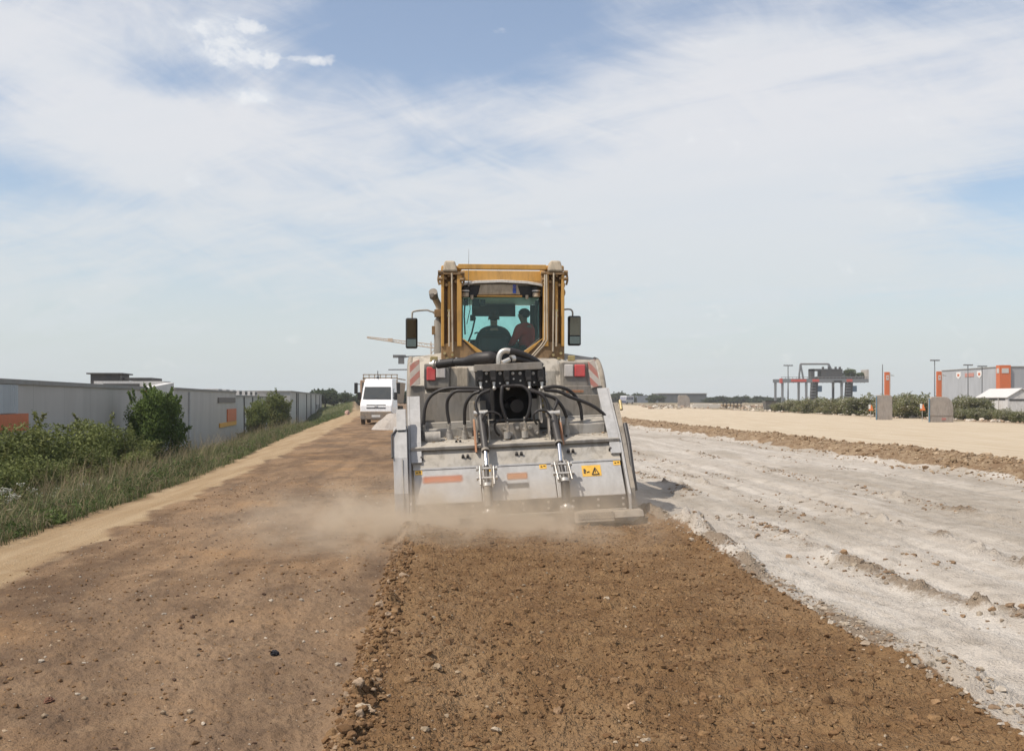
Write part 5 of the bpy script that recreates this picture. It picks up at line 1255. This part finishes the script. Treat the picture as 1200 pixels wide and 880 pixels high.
    rg = cladding('hall_cladding', (.40,.41,.43), 2., .15, 1); rg2 = cladding('hall_front_cladding', (.40,.41,.43), 2., .15, 0)
    yy = lambda px: c.x/((px-600)/1200)-D
    far_y = yy(1104)
    MB().box(0,0,-.2,10,far_y,7.2).build('wall', rg, e); MB().box(10.02,-.02,-.2,50,far_y,7.2).build('wall', rg2, e)
    MB().box(-.12,-.12,7.2,50,far_y+.1,7.34).build('roof', roof, e)
    MB().box(-.08,yy(1138),-.2,-.01,yy(1120),1.9).build('dark_gate', darkp, e)
    g = MB()
    for px in (1151.5,): g.box(-.06,yy(px),-.2,-.005,yy(px)+.25,7.15)
    g.build('joint_cover', darkp, e)
    t = MB().box(-.9,-.5,-.2,1.05,.9,7.5).build('corner_tower', orange, e)
    MB().box(-.96,-.3,6.1,-.905,.55,6.95).build('emblem', trim, t); MB().box(-.55,-.56,6.1,.65,-.505,6.95).build('emblem', trim, t)
    wsg = paint('white_sign', (.8,.78,.76), .5, dust=.05, bump=0)
    for px, w in ((1123.5,.95),(1148,.95)):
        y_ = yy(px); f = MB().prism([(y_-w,6.75),(y_-w,5.9),(y_,5.4),(y_+w,5.9),(y_+w,6.75)], -.07, -.02, 'x').build('shield_sign', wsg, e)
        MB().box(-.10,y_-w*.45,5.95,-.075,y_+w*.45,6.4).build('emblem', orange, f)
    MB().box(-.07,yy(1141.5),5.75,-.02,yy(1131),6.45).build('faded_name_sign', paint('faded_red_sign', (.52,.24,.2), .6, dust=.1, bump=0), e)
    # orange pylons
    for k, (px, lab) in enumerate(((1040,'slim orange pylon sign standing alone left of the grey hall'), (1101,'slim orange pylon sign at the left corner of the grey hall'))):
        c = at(px, 468, 172); e = empty('pylon_sign', (c.x, 172, 0)); tag(e, lab, 'pylon sign', 'orange pylons')
        MB().box(-.42,0,-.1,.38,.4,6.1 if k == 0 else 6.2).build('panel', orange, e, .03)
        MB().box(.38,.02,-.1,.55,.38,6.0).build('side_panel', trim, e)
        MB().box(-.22,-.04,4.75,.22,-.005,5.55).build('emblem', trim, e); MB().box(-.12,-.06,5.1,.1,-.045,5.3).build('emblem_mark', orange, e)
        MB().tube([(.5,.2,5.55),(1.2,.2,5.5)], .06, 6).build('arm', roof, e)
    # white shed, its long side running away from us
    D = 100; c = at(1181, 468, D); e = empty('white_shed', (c.x, D, 0)); tag(e, 'small white shed with a pitched roof and a dark strip under its eaves', 'shed')
    wsm = paint('white_render', (.62,.61,.60), .7, dust=.2, scale=2); wrf = paint('white_roof', (.66,.66,.65), .5, dust=.15)
    ln = c.x/((1145-600)/1200)-D; W2 = 1.35
    MB().prism([(0,-.1),(0,1.72),(W2,2.50),(2*W2,1.72),(2*W2,-.1)], 0, ln, 'y').build('wall', wsm, e)
    MB().prism([(-.12,1.66),(-.12,1.72),(W2,2.60),(W2,2.53)], -.12, ln+.1, 'y').build('roof', wrf, e); MB().prism([(W2+.005,2.53),(W2+.005,2.60),(2*W2+.12,1.72),(2*W2+.12,1.66)], -.12, ln+.1, 'y').build('roof', wrf, e)
    MB().box(-.03,.5,1.42,-.005,ln-.3,1.60).build('eaves_strip', darkp, e); MB().box(.15,-.03,1.36,2*W2-.1,-.005,1.54).build('eaves_strip', darkp, e)
    MB().box(-.04,ln*.35,0,-.01,ln*.35+2,.5).build('door', paint('grey_door', (.3,.31,.33), .6), e)
    MB().cyl((-.06,ln*.28,0),(-.06,ln*.28,1.6),.04).build('downpipe', trim, e)
    # dark long building on the horizon
    D = 420; a = at(772,468,D); b = at(828,468,D); z = at(0,461.5,D).z
    e = empty('far_hall', (a.x, D, -1)); tag(e, 'long low dark hall on the horizon between the tractor and the gantry crane', 'warehouse')
    MB().box(0,0,0,b.x-a.x,20,z+1).build('wall', paint('dark_cladding', (.06,.075,.085), .6, dust=.1, bump=0), e); MB().box(-.3,-.3,z+1,b.x-a.x+.3,20,z+1.25).build('roof', roof, e)
    MB().box(-8.5,1,0,-.1,12,z+.2).build('annex', paint('slate_cladding', (.13,.16,.2), .6, dust=.1, bump=0), e)

def equipment(M):
    steel = paint('crane_steel', (.15,.175,.20), .6, dust=.2, bump=0); red = paint('crane_red', (.50,.06,.05), .5, dust=.15, bump=0); dk = paint('crane_dark', (.04,.045,.05), .6, dust=.1, bump=0); lt = paint('pale_crane', (.55,.42,.30), .6, dust=.2, bump=0)
    # gantry crane
    D = 300; X = lambda px: at(px,468,D).x; Z = lambda py: at(0,py,D).z
    e = empty('gantry_crane', (X(968), D, 0)); tag(e, 'grey and red gantry crane with a green tarpaulin on its trolley on the horizon', 'gantry crane'); o = X(968)
    def b(mb, x0, y0, x1, y1, a, c): return mb.box(X(x0)-o, a, Z(y1), X(x1)-o, c, Z(y0))
    for yy in (0, 8): b(MB(), 914.5, 443.8, 1018, 447.8, yy, yy+.8).build('girder', steel, e)
    for (x0,x1) in ((927,945),(952,960),(992,999)): b(MB(), x0, 444.4, x1, 447.4, -.06, -.005).build('red_panel', red, e)
    b(MB(), 914.3, 443.5, 917, 449, -.1, .9).build('end_cap', red, e)
    for x in (917.3, 945.3, 986.8):
        for yy in (0, 8): MB().prism([(X(x-1.3)-o,Z(447.8)),(X(x+1.3)-o,Z(447.8)),(X(x+1.1)-o,-.3),(X(x-1.1)-o,-.3)], yy+.1, yy+.7, 'y').build('leg', steel, e)
    for x in (957.5, 998.5):
        g = MB().prism([(X(x-3)-o,Z(447.8)),(X(x+2.5)-o,Z(447.8)),(X(x+1.5)-o,-.3),(X(x-4.5)-o,-.3)], 1, 4, 'y'); g.build('stair_tower', dk, e)
        g = MB()
        for k in range(5): b(g, x-7, 451+k*3.4, x-1, 451.8+k*3.4, .4, 1)
        g.build('landings', steel, e)
        g = MB(); b(g, x+1.5, 452, x+7, 459, 1, 4); g.build('electrical_cabin', paint('blue_cabin', (.08,.16,.24), .6, dust=.1, bump=0), e)
    g = MB(); b(g, 953, 432, 957, 444, 2, 5); b(g, 953, 432, 990, 434.5, 2, 5); b(g, 965, 434, 990, 443, 2, 6); b(g, 960, 441, 1015, 444, 1.5, 7); g.build('trolley', dk, e)
    g = MB(); b(g, 977, 446, 986, 448.2, -.3, -.02); g.build('cab', M['black'], e)
    g = MB(); 
    for (x0,y0,x1,y1) in ((942.5,426,940.5,444),(942.5,426,946,444),(942.5,426,976,426),(976,426,976,432),(976,426,979,432)): g.tube([(X(x0)-o,4,Z(y0)),(X(x1)-o,4,Z(y1))], .28, 6)
    g.build('top_frame', steel, e)
    build_each([MB().cyl((X(x)-o,3,Z(433)),(X(x)-o,3,Z(429.5)),.35,n=8) for x in (968,975,983,988)], 'winch_drum', dk, e)
    g = MB()
    for k in range(24): x = 916+k*4.3; g.cyl((X(x)-o,-.1,Z(443.8)),(X(x)-o,-.1,Z(441.8)),.06,n=4)
    g.tube([(X(915)-o,-.1,Z(441.8)),(X(1018)-o,-.1,Z(441.8))], .06, 4)
    for k in range(20): x = 920+k*4.9; g.cyl((X(x)-o,0,Z(447.8)),(X(x)-o,0,Z(448.8)),.12,n=4)
    g.build('handrail', steel, e)
    # load of green foliage-coloured net on the right of the trolley
    net = crown_mesh('green_net', 2200, .05, leaf_mat('net_green', ((.06,.09,.03),(.12,.15,.05),(.09,.10,.04))), 71, 'bush', 0, 12); oo = bpy.data.objects.new('green_netting', net); col.objects.link(oo); oo.parent = e
    oo.location = (X(1003)-o, 3.5, Z(444.5)); oo.scale = (8, 3.5, 3.3)
    g = MB(); b(g, 1017, 433, 1019.5, 448, 1, 6); g.build('end_plate', paint('pale_end_plate', (.45,.42,.38), .7, dust=.2, bump=0), e)
    # light masts
    for k, (px, top, D, lab) in enumerate(((923.5,429,310,'tall light mast behind the left end of the gantry crane'), (1095.3,423,150,'tall light mast between the two orange pylons, nearest the right pylon'), (1034.2,427,200,'thin mast close beside the lone orange pylon'), (1134.3,428.5,160,'light mast in front of the grey hall facade'), (1150.8,430,168,'mast at the joint of the grey hall facade'))):
        p = at(px, top, D); e = empty('light_mast', (p.x, D, 0)); tag(e, lab, 'light mast', 'light masts on the right'); w = D*.0006
        MB().tube([(0,0,-.1),(0,0,p.z)], [w*1.3,w*.7], 8).build('pole', steel, e)
        if k != 2:
            g = MB().box(-w*7,-w*2,p.z,w*7,w*2,p.z+w*1.2)
            for x in (-6,-2,2,6): g.box(x*w-w*1.2,-w*3,p.z+w*.2,x*w+w*1.2,w*1,p.z+w*2)
            g.build('lamp_head', steel, e)
    # tower cranes on the left skyline
    for (D, x0, y0, xm, ym, x1, y1, m, lab, ph) in ((330,430,396,508,408,528,411,lt,'pale tower crane whose long jib reaches left above the dump truck',0), (420,540,418.5,520,418.5,464,418.5,dk,'tower crane showing only its short counter-jib with a hanging ballast block left of the tractor',1), (520,455,433.5,520,433.8,560,434,dk,'farthest tower crane, a thin dark jib just above the dump truck',2)):
        pm = at(xm, ym, D); e = empty('tower_crane', (pm.x, D, 0)); tag(e, lab, 'tower crane')
        g = MB(); hw = .8; 
        for sx in (-1,1):
            for sy in (-1,1): g.tube([(sx*hw,sy*hw,0),(sx*hw,sy*hw,pm.z+2)], .12, 4)
        nb = int(pm.z/1.8)
        for k in range(nb):
            z = k*1.8
            g.tube([(-hw,-hw,z),(hw,-hw,z+1.8)], .07, 4).tube([(-hw,hw,z),(hw,hw,z+1.8)], .07, 4).tube([(-hw,-hw,z),(-hw,hw,z+1.8)], .07, 4).tube([(hw,-hw,z),(hw,hw,z+1.8)], .07, 4)
        g.build('mast', m, e)
        a = at(x0,y0,D)-Vector((pm.x,D,0)); b2 = at(x1,y1,D)-Vector((pm.x,D,0)); c = Vector((0,0,pm.z))
        g = MB(); th = .75 if ph == 0 else .5
        for q in (a, b2):
            n = max(4, int((q-c).length/1.6)); up = Vector((0,0,th))
            g.tube([c, q], .16, 4).tube([c+up*1.6, q+up*.5], .13, 4)
            for k in range(n):
                p0 = c.lerp(q, k/n); p1 = c.lerp(q, (k+.5)/n); p2 = c.lerp(q, (k+1)/n); f = 1.6-1.1*(k+.5)/n; g.tube([p0, p1+up*f], .07, 4).tube([p1+up*f, p2], .07, 4)
        g.build('jib', m, e)
        if ph == 1: q = b2; MB().box(q.x+1,-.5,q.z-2.8,q.x+3.4,.5,q.z+.4).box(q.x-1.2,-.5,q.z-.3,q.x+4,.5,q.z+.9).build('ballast', dk, e)
        if ph == 0: q = a.lerp(c,.35); MB().box(q.x-.8,-.4,q.z-.1,q.x+.8,.4,q.z+1.0).build('trolley', m, e)
        if ph == 2: MB().cyl((c.x-2,0,c.z),(c.x-2,0,c.z+.5),.3).build('cab', m, e)

def van(M):
    d = 64; p = at(445, 468, d); z = gz(p.x, d)
    e = empty('white_van', (p.x, d, z), (0,0,PI+math.radians(3))); tag(e, 'white high-roof delivery van facing the camera on the dusty haul track', 'van')
    e.scale = (.98,.98,1.06)
    white = paint('van_white', (.80,.80,.80), .3, dust=.08, coat=.3, bump=0); glass = paint('van_glass', (.035,.045,.05), .08, dust=.05, bump=0); low = paint('dusty_bumper', (.20,.19,.18), .7, dust=.6, bump=0)
    # profile in local y(front = +)/z, extruded and tapered towards the roof
    prof = [(2.9,.45),(2.95,.75),(2.9,1.05),(2.72,1.22),(2.25,1.36),(1.5,2.10),(1.15,2.42),(.6,2.62),(-2.9,2.66),(-3.0,2.5),(-3.05,.45)]
    n = len(prof); vs = []
    def hw(zz): return .98 if zz < 1.2 else .98-.13*((zz-1.2)/1.45)**1.3
    for s in (-1,1):
        for (y, zz) in prof: vs.append((s*hw(zz)*(.97 if y > 2.8 else 1), y, zz))
    fs = [(i,(i+1)%n,(i+1)%n+n,i+n) for i in range(n)]+[tuple(range(n))[::-1], tuple(range(n,2*n))]
    MB().add(vs, fs).build('body', white, e, .05)
    # windscreen on the sloping front
    q0, q1 = (2.22,1.39), (1.50,2.12); nrm = Vector((0,.71,.70))*.012
    def ws(x, f): return Vector((x, q0[0]+(q1[0]-q0[0])*f, q0[1]+(q1[1]-q0[1])*f))
    W = [ws(-.86,.04), ws(.86,.04), ws(.80,1.0), ws(-.80,1.0)]; MB().hexa([w+nrm*.2 for w in W]+[w+nrm*2 for w in W]).build('windscreen', glass, e)
    MB().tube([W[0]+nrm*3, (W[1]*.5+W[0]*.5)+nrm*3+Vector((0,.0,.02))], .012, 5).tube([W[1]*.9+W[0]*.1+nrm*3, W[1]*.45+W[0]*.55+nrm*3+Vector((0,0,.05))], .012, 5).build('wipers', M['black'], e)
    for s in (-1,1):
        mb = MB(); pts = [(1.95,1.42),(1.35,2.05),(.5,2.08),(.5,1.42)]; mb.prism([(a,b) for a,b in pts], s*.965, s*.99, 'x').build('side_window', glass, e)
        h = MB().hexa([(s*.60,2.85,.93),(s*.93,2.74,.93),(s*.93,2.70,1.0),(s*.60,2.8,1.0),(s*.58,2.80,1.12),(s*.94,2.60,1.22),(s*.94,2.56,1.22),(s*.58,2.76,1.12)]).build('headlight', M['mirror'], e)
        MB().box(s*1.02,1.72,1.38,s*1.22,1.86,1.82).tube([(s*.95,1.8,1.5),(s*1.05,1.8,1.5)], .03, 6).build('wing_mirror', M['black'], e, .02)
        for y in (2.0,-2.0):
            w = empty('wheel', (s*.86,y,.34)); w.parent = e
            MB().cyl((-.11,0,0),(.11,0,0),.34,n=28).build('tyre', M['tyre'], w, .02); MB().cyl((-.125,0,0),(.125,0,0),.2,n=20).build('rim', M['zinc'], w)
        MB().cyl((s*.7,2.93,.60),(s*.7,2.965,.60),.07,n=14).build('fog_light', M['white_lens'], e)
    MB().box(-.95,2.75,.28,.95,3.02,.74).build('bumper', low, e, .04)
    g = MB()
    for k in range(3): g.box(-.58,2.86-.02*k,.90+.085*k,.58,2.94-.035*k,.955+.085*k)
    g.build('grille', M['black'], e)
    g = MB(); g.tube([Vector((.085*math.cos(t), 2.935, 1.02+.085*math.sin(t))) for t in np.linspace(0,2*PI,17)], .012, 5, False); g.tube([(-.05,2.935,1.08),(-.02,2.935,.95),(0,2.935,1.02),(.02,2.935,.95),(.05,2.935,1.08)], .01, 4); g.build('badge', M['chrome'], e)
    MB().box(-.26,3.022,.42,.26,3.03,.54).build('number_plate', M['white'], e)
    MB().tube([(0,.9,2.55),(0,.82,2.85)], .015, 5).build('aerial', M['black'], e)
    # dump truck behind the van
    d = 78; p = at(449.5, 468, d); z = gz(p.x, d); e = empty('dump_truck', (p.x, d, z), (0,0,PI)); tag(e, 'brownish dump truck with a railed load bed standing behind the white van', 'truck')
    tan = paint('truck_tan', (.40,.33,.25), .6, dust=.6, bump=0); br = paint('truck_brown', (.30,.19,.13), .7, dust=.4, bump=0)
    MB().box(-1.22,2.2,.9,1.22,3.9,2.9).build('cab', br, e, .08); MB().box(-1.05,3.9,1.75,1.05,3.93,2.7).build('windscreen', glass, e)
    MB().hexa([(-1.1,-3.8,1.2),(1.1,-3.8,1.2),(1.1,2.0,1.2),(-1.1,2.0,1.2),(-1.28,-3.9,2.8),(1.28,-3.9,2.8),(1.28,2.05,2.8),(-1.28,2.05,2.8)]).build('load_bed', tan, e, .03)
    MB().box(-.45,-3.8,.75,.45,3.8,1.15).build('chassis', M['dark'], e)
    g = MB()
    for zz in (2.86,3.06,3.3): g.box(-1.3,1.9,zz,1.3,1.98,zz+.07)
    for x in np.linspace(-1.28,1.22,7): g.box(x,1.9,2.8,x+.06,1.98,3.36)
    for s in (-1,1): g.box(s*1.28-.03,-3.6,3.0,s*1.28+.03,2,3.08)
    g.build('bed_railing', tan, e); MB().cyl((.1,2.6,2.9),(.1,2.6,3.15),.09,n=10).tube([(.1,2.6,3.1),(.1,2.6,3.6)], .03, 5).build('beacon', M['dark'], e)
    for s in (-1,1):
        MB().box(s*1.42,3.6,1.9,s*1.66,3.75,2.7).tube([(s*1.2,3.65,2.6),(s*1.5,3.65,2.6)], .03, 5).build('wing_mirror', M['black'], e, .02)
        for y in (2.9,-1.4,-2.7):
            w = empty('wheel', (s*1.0,y,.5)); w.parent = e
            MB().cyl((-.16,0,0),(.16,0,0),.5,n=24).build('tyre', M['tyre'], w, .02); MB().cyl((-.17,0,0),(.17,0,0),.28,n=16).build('rim', M['fender'], w)
    # silver minibus far on the right
    d = 300; p = at(734.5,468,d); e = empty('minibus', (p.x, d, gz(p.x,d)), (0,0,math.radians(150))); tag(e, 'small silver minibus with a dark front far off on the sandy road', 'minibus')
    sil = paint('silver_paint', (.50,.52,.54), .3, dust=.1, bump=0); blu = paint('bus_blue', (.03,.05,.12), .3, dust=.1, bump=0)
    MB().prism([(2.9,.35),(2.95,1.2),(2.5,2.2),(2.2,2.45),(-2.8,2.5),(-3,2.2),(-3,.35)], -1.0, 1.0, 'x').build('body', sil, e, .08)
    MB().prism([(2.97,1.2),(2.54,2.15),(2.5,2.15),(2.9,1.2)], -.9, .9, 'x').build('windscreen', blu, e)
    MB().box(-.95,2.9,.35,.95,3.0,1.05).build('front_panel', blu, e)
    for s in (-1,1):
        for a, b_ in ((1.0,2.3),(-.6,.85),(-2.4,-.8)): MB().box(s*.99,a,1.3,s*1.01,b_,2.0).build('side_window', blu, e)
        for y in (1.9,-1.9): MB().cyl((s*.8,y,.35),(s*1.02,y,.35),.36,n=16).build('wheel', M['tyre'], e)

def site_stuff(M):
    conc = paint('grey_concrete', (.30,.27,.245), .9, dust=.35, dustc=(.36,.30,.24), scale=2.5, bump=.5)
    def rounded(name, px0, px1, top, base, d, lab, r_px, depth=.7, group=None, m=conc, rr=True, cat='concrete block'):
        depth = min(depth, .28)
        a = at(px0, base, d); b = at(px1, top, d); z0 = gz((a.x+b.x)/2, d)-.05
        w = b.x-a.x; h = b.z-z0; R_ = r_px*d/1200; poly = [(0,0),(w,0)]
        if rr: poly += [(w*1.0,h*.45)]+[(w-R_+R_*math.cos(t), h-R_*1.4+R_*1.4*math.sin(t)) for t in np.linspace(.1,PI/2,7)]
        else: poly += [(w,h)]
        poly += [(R_*.25,h),(0,h-R_*.3)]
        e = empty(name, (a.x, d, z0)); tag(e, lab, cat, group)
        MB().prism(poly, 0, depth, 'y').build('block_body', m, e, .03)
        return e, w, h
    e, w, h = rounded('concrete_block', 1027.5, 1046, 463, 492, 70, 'upright narrow grey concrete block with a blue left edge beside the hedge', 3)
    blue = paint('blue_edge', (.06,.20,.30), .6, dust=.2, bump=0); MB().box(-.05,-.03,0,-.005,.03,h*.97).build('edge_profile', blue, e)
    e, w, h = rounded('concrete_block', 1089.5, 1117.5, 465, 495.5, 62.5, 'wide grey concrete block with a rounded right shoulder and a red mark', 10)
    MB().box(-.05,-.03,0,-.005,.03,h*.95).build('edge_profile', blue, e); MB().box(-.002,-.02,h*.27,w*.98,-.004,h*.30).build('joint', paint('joint_grey', (.22,.2,.19), .9), e)
    MB().box(w*.5,-.02,h*.12,w*.68,-.006,h*.2).build('red_mark', paint('faded_red_mark', (.42,.16,.15), .8, dust=.2, bump=0), e)
    rounded('concrete_block', 794.5, 808.5, 463, 477.5, 185, 'small pale grey concrete block standing by the far rubble strip', 5, 1.2)
    pale = paint('pale_stone_heap', (.36,.335,.31), .95, dust=.4, dustc=(.42,.36,.3), scale=3, bump=.6)
    # grey gravel heap in front of the van
    p = at(463, 484, 51); z0 = gz(p.x, 51); n = 26; vs = []; fs = []
    for i in range(n+1):
        for j in range(n+1):
            x = (i/n-.5)*2; y = (j/n-.5)*2; rr = math.hypot(x*.96, y); hh = .82*max(0, 1-rr**1.6)**.8*(1+.25*float(vn(np.array([x*3.]), np.array([y*3.]), 9)[0]-.5)); vs.append((x*1.15, y*.9, hh-.03))
    for i in range(n):
        for j in range(n): a = i*(n+1)+j; fs.append((a, a+n+1, a+n+2, a+1))
    o = MB().add(vs, fs, True).build('gravel_heap', pale, None, 0, None, (p.x, 51, z0)); tag(o, 'smooth grey heap of gravel in front of the right corner of the white van', 'gravel heap')
    # orange roadside markers at the hedge
    og = paint('orange_marker', (.75,.20,.05), .6, dust=.1, bump=0); wh = paint('white_marker', (.75,.74,.7), .6, dust=.1, bump=0)
    for px, py, d, lab in ((1020.5,477.5,72.5,'small orange and white marker board left of the upright grey block'), (1081,477,65.5,'small orange and white marker board left of the wide rounded block')):
        p = at(px, py, d); z = gz(p.x, d); e = empty('marker_board', (p.x, d, z)); tag(e, lab, 'marker board')
        MB().cyl((0,.03,-.05),(0,.03,p.z-z+.2),.018,n=8).build('post', M['zinc'], e); MB().prism([(-.16,p.z-z-.22),(.20,p.z-z-.22),(.06,p.z-z+.20)], 0, .02, 'y').build('board', og, e); MB().box(-.15,-.005,p.z-z-.1,-.02,.018,p.z-z+.22).build('white_panel', wh, e)
    # rubble strip and slabs
    slab = paint('pale_slab', (.55,.52,.47), .9, dust=.2, scale=3)
    D = 165; z0 = .1
    for px0, px1, y0, y1, lab, mm, dd in ((811,845,473,476.5,'long pale concrete slab lying by the sandy road',slab,160), (847,870,473.6,477.5,'brown railed trailer bed parked by the far rubble',M['ochre_dark'],158)):
        a = at(px0,y1,dd); b = at(px1,y0,dd); e = empty('concrete_slab' if mm is slab else 'flat_trailer', (a.x, dd, gz(a.x,dd))); tag(e, lab, 'slab' if mm is slab else 'trailer')
        MB().box(0,0,0 if mm is slab else .35,b.x-a.x,1.6,.62 if mm is slab else .55).build('deck', mm, e, .03)
        if mm is not slab:
            g = MB()
            for k in range(6): g.box(k*.55,-.02,.0,k*.55+.12,.1,.85)
            g.box(0,-.02,.8,b.x-a.x,.05,.9); g.build('side_rails', M['dark'], e)
            for k in (.5, 2.2): MB().cyl((k,-.05,.25),(k,.15,.25),.25,n=14).build('wheel', M['tyre'], e)
        else: MB().box(.3,.2,.62,(b.x-a.x)*.6,1.2,.74).build('second_slab', mm, e, .02)
    p = at(903,475,135); e = empty('waste_skip', (p.x,135,gz(p.x,135))); tag(e, 'dark steel skip at the left end of the hedge', 'skip')
    MB().hexa([(-.6,0,0),(.6,0,0),(.6,1.2,0),(-.6,1.2,0),(-.75,-.2,1.15),(.75,-.2,1.15),(.75,1.4,1.15),(-.75,1.4,1.15)]).build('skip_body', paint('skip_grey', (.09,.10,.11), .7, dust=.3), e, .03); MB().box(-.8,-.25,1.15,.8,-.15,1.22).build('rim', M['dark'], e)
    tm = MATS.get('tintm') or tint_mat('rubble_tint')
    r = np.random.default_rng(44)
    n = 900; px = r.uniform(715, 905, n); d = r.uniform(150, 250, n); x = (px-600)/1200*d+6; z = terrain(x, d)[0]; s = np.minimum(.16*np.exp(.6*r.normal(size=n)), .6)
    tag(scatter_lumps('rubble', np.stack([x,d,z+.05],1), s, [(.40,.34,.27),(.30,.22,.16),(.5,.45,.38),(.22,.17,.12)], tm, 201, sub=1), 'strip of pale rubble and earth along the far side of the sandy road', 'rubble', kind='stuff')
    n = 420; y = 55*(140/55)**r.uniform(0,1,n); x = 30.2+r.normal(0,.5,n); z = terrain(x, y)[0]; s = np.minimum(.10*np.exp(.5*r.normal(size=n)), .3)
    tag(scatter_lumps('roadside_stones', np.stack([x,y,z+.03],1), s, [(.45,.38,.3),(.55,.48,.4),(.33,.24,.17)], tm, 202, sub=1), 'scattered pale stones along the foot of the hedge', 'stones', kind='stuff')
    # white marker post and reddish stone at the verge end
    p = at(407,485,100); x = p.x; o = scatter_lumps('stone', np.array([[0,0,0]]), [.35], [(.5,.33,.27)], tm, 6, sub=2); o.location = (x,100,gz(x,100)+.2); tag(o, 'pinkish boulder where the grass verge ends left of the van', 'boulder')

# ------------------------------------------------------------------ dust and air
def volumes():
    m = bpy.data.materials.new('drifting_dust'); m.use_nodes = True; nt = NT(m.node_tree); nt.n.remove(nt.n['Principled BSDF'])
    v = nt.coord('Generated'); sp = nt.new('ShaderNodeSeparateXYZ'); nt.l.new(v, sp.inputs[0])
    def bump_(s, c, w): return nt.ramp(nt.math('ABSOLUTE', nt.math('SUBTRACT', s, c)), w, 0.)
    ob = nt.coord('Object')
    n = nt.noise(nt.mapping(ob, (1,1,1.3)), 1.5, 7, .66, .9)
    e1 = nt.math('MULTIPLY', bump_(sp.outputs[0], .55, .50), bump_(sp.outputs[1], .62, .50))
    hz = nt.ramp(sp.outputs[2], .72, .0)
    hz = nt.math('MULTIPLY', hz, hz)
    dn = nt.math('MULTIPLY', nt.math('MULTIPLY', e1, hz), nt.ramp(n, .42, .70))
    pv = nt.new('ShaderNodeVolumePrincipled'); pv.inputs['Color'].default_value = (.94,.80,.62,1); nt.l.new(nt.math('MULTIPLY', dn, DUST), pv.inputs['Density']); pv.inputs['Anisotropy'].default_value = .25
    nt.l.new(pv.outputs[0], nt.n['Material Output'].inputs['Volume'])
    x, y = uvw(.15, 0)
    o = MB().box(-2.9,-.9,0,2.7,4.1,1.15).build('dust_cloud', m); c = uvw(-.1, 9.3); o.location = (c[0], c[1], .01); o.rotation_euler = (0,0,TH)
    tag(o, 'tan dust cloud drifting low behind and left of the soil stabiliser', 'dust', kind='stuff')
    if HAZE > 0:
        m = bpy.data.materials.new('air'); m.use_nodes = True; nt = NT(m.node_tree); nt.n.remove(nt.n['Principled BSDF'])
        pv = nt.new('ShaderNodeVolumePrincipled'); pv.inputs['Color'].default_value = (.86,.90,.95,1); pv.inputs['Density'].default_value = HAZE; pv.inputs['Anisotropy'].default_value = .2
        nt.l.new(pv.outputs[0], nt.n['Material Output'].inputs['Volume'])
        o = MB().box(-1600,-1600,-3.4,1600,1600,26).build('haze', m); tag(o, 'thin pale haze over the whole site', 'haze', kind='stuff')
DUST = 7.5; HAZE = .00035

# ------------------------------------------------------------------ build
sky()
make_ground(); scatter_all()
M = mats()
build_implement(M); build_tractor(M); people()
buildings(M); equipment(M); van(M); site_stuff(M)
vegetation()
volumes()
scn.render.engine = 'CYCLES'
scn.cycles.volume_step_rate = 1.0; scn.cycles.volume_max_steps = 128; scn.cycles.transparent_max_bounces = 12
scn.cycles.max_bounces = 6; scn.cycles.volume_bounces = 1
scn.view_settings.view_transform = 'Standard'; scn.view_settings.look = 'None'; scn.view_settings.gamma = 1; scn.view_settings.use_curve_mapping = False
scn.view_settings.exposure = 0.0
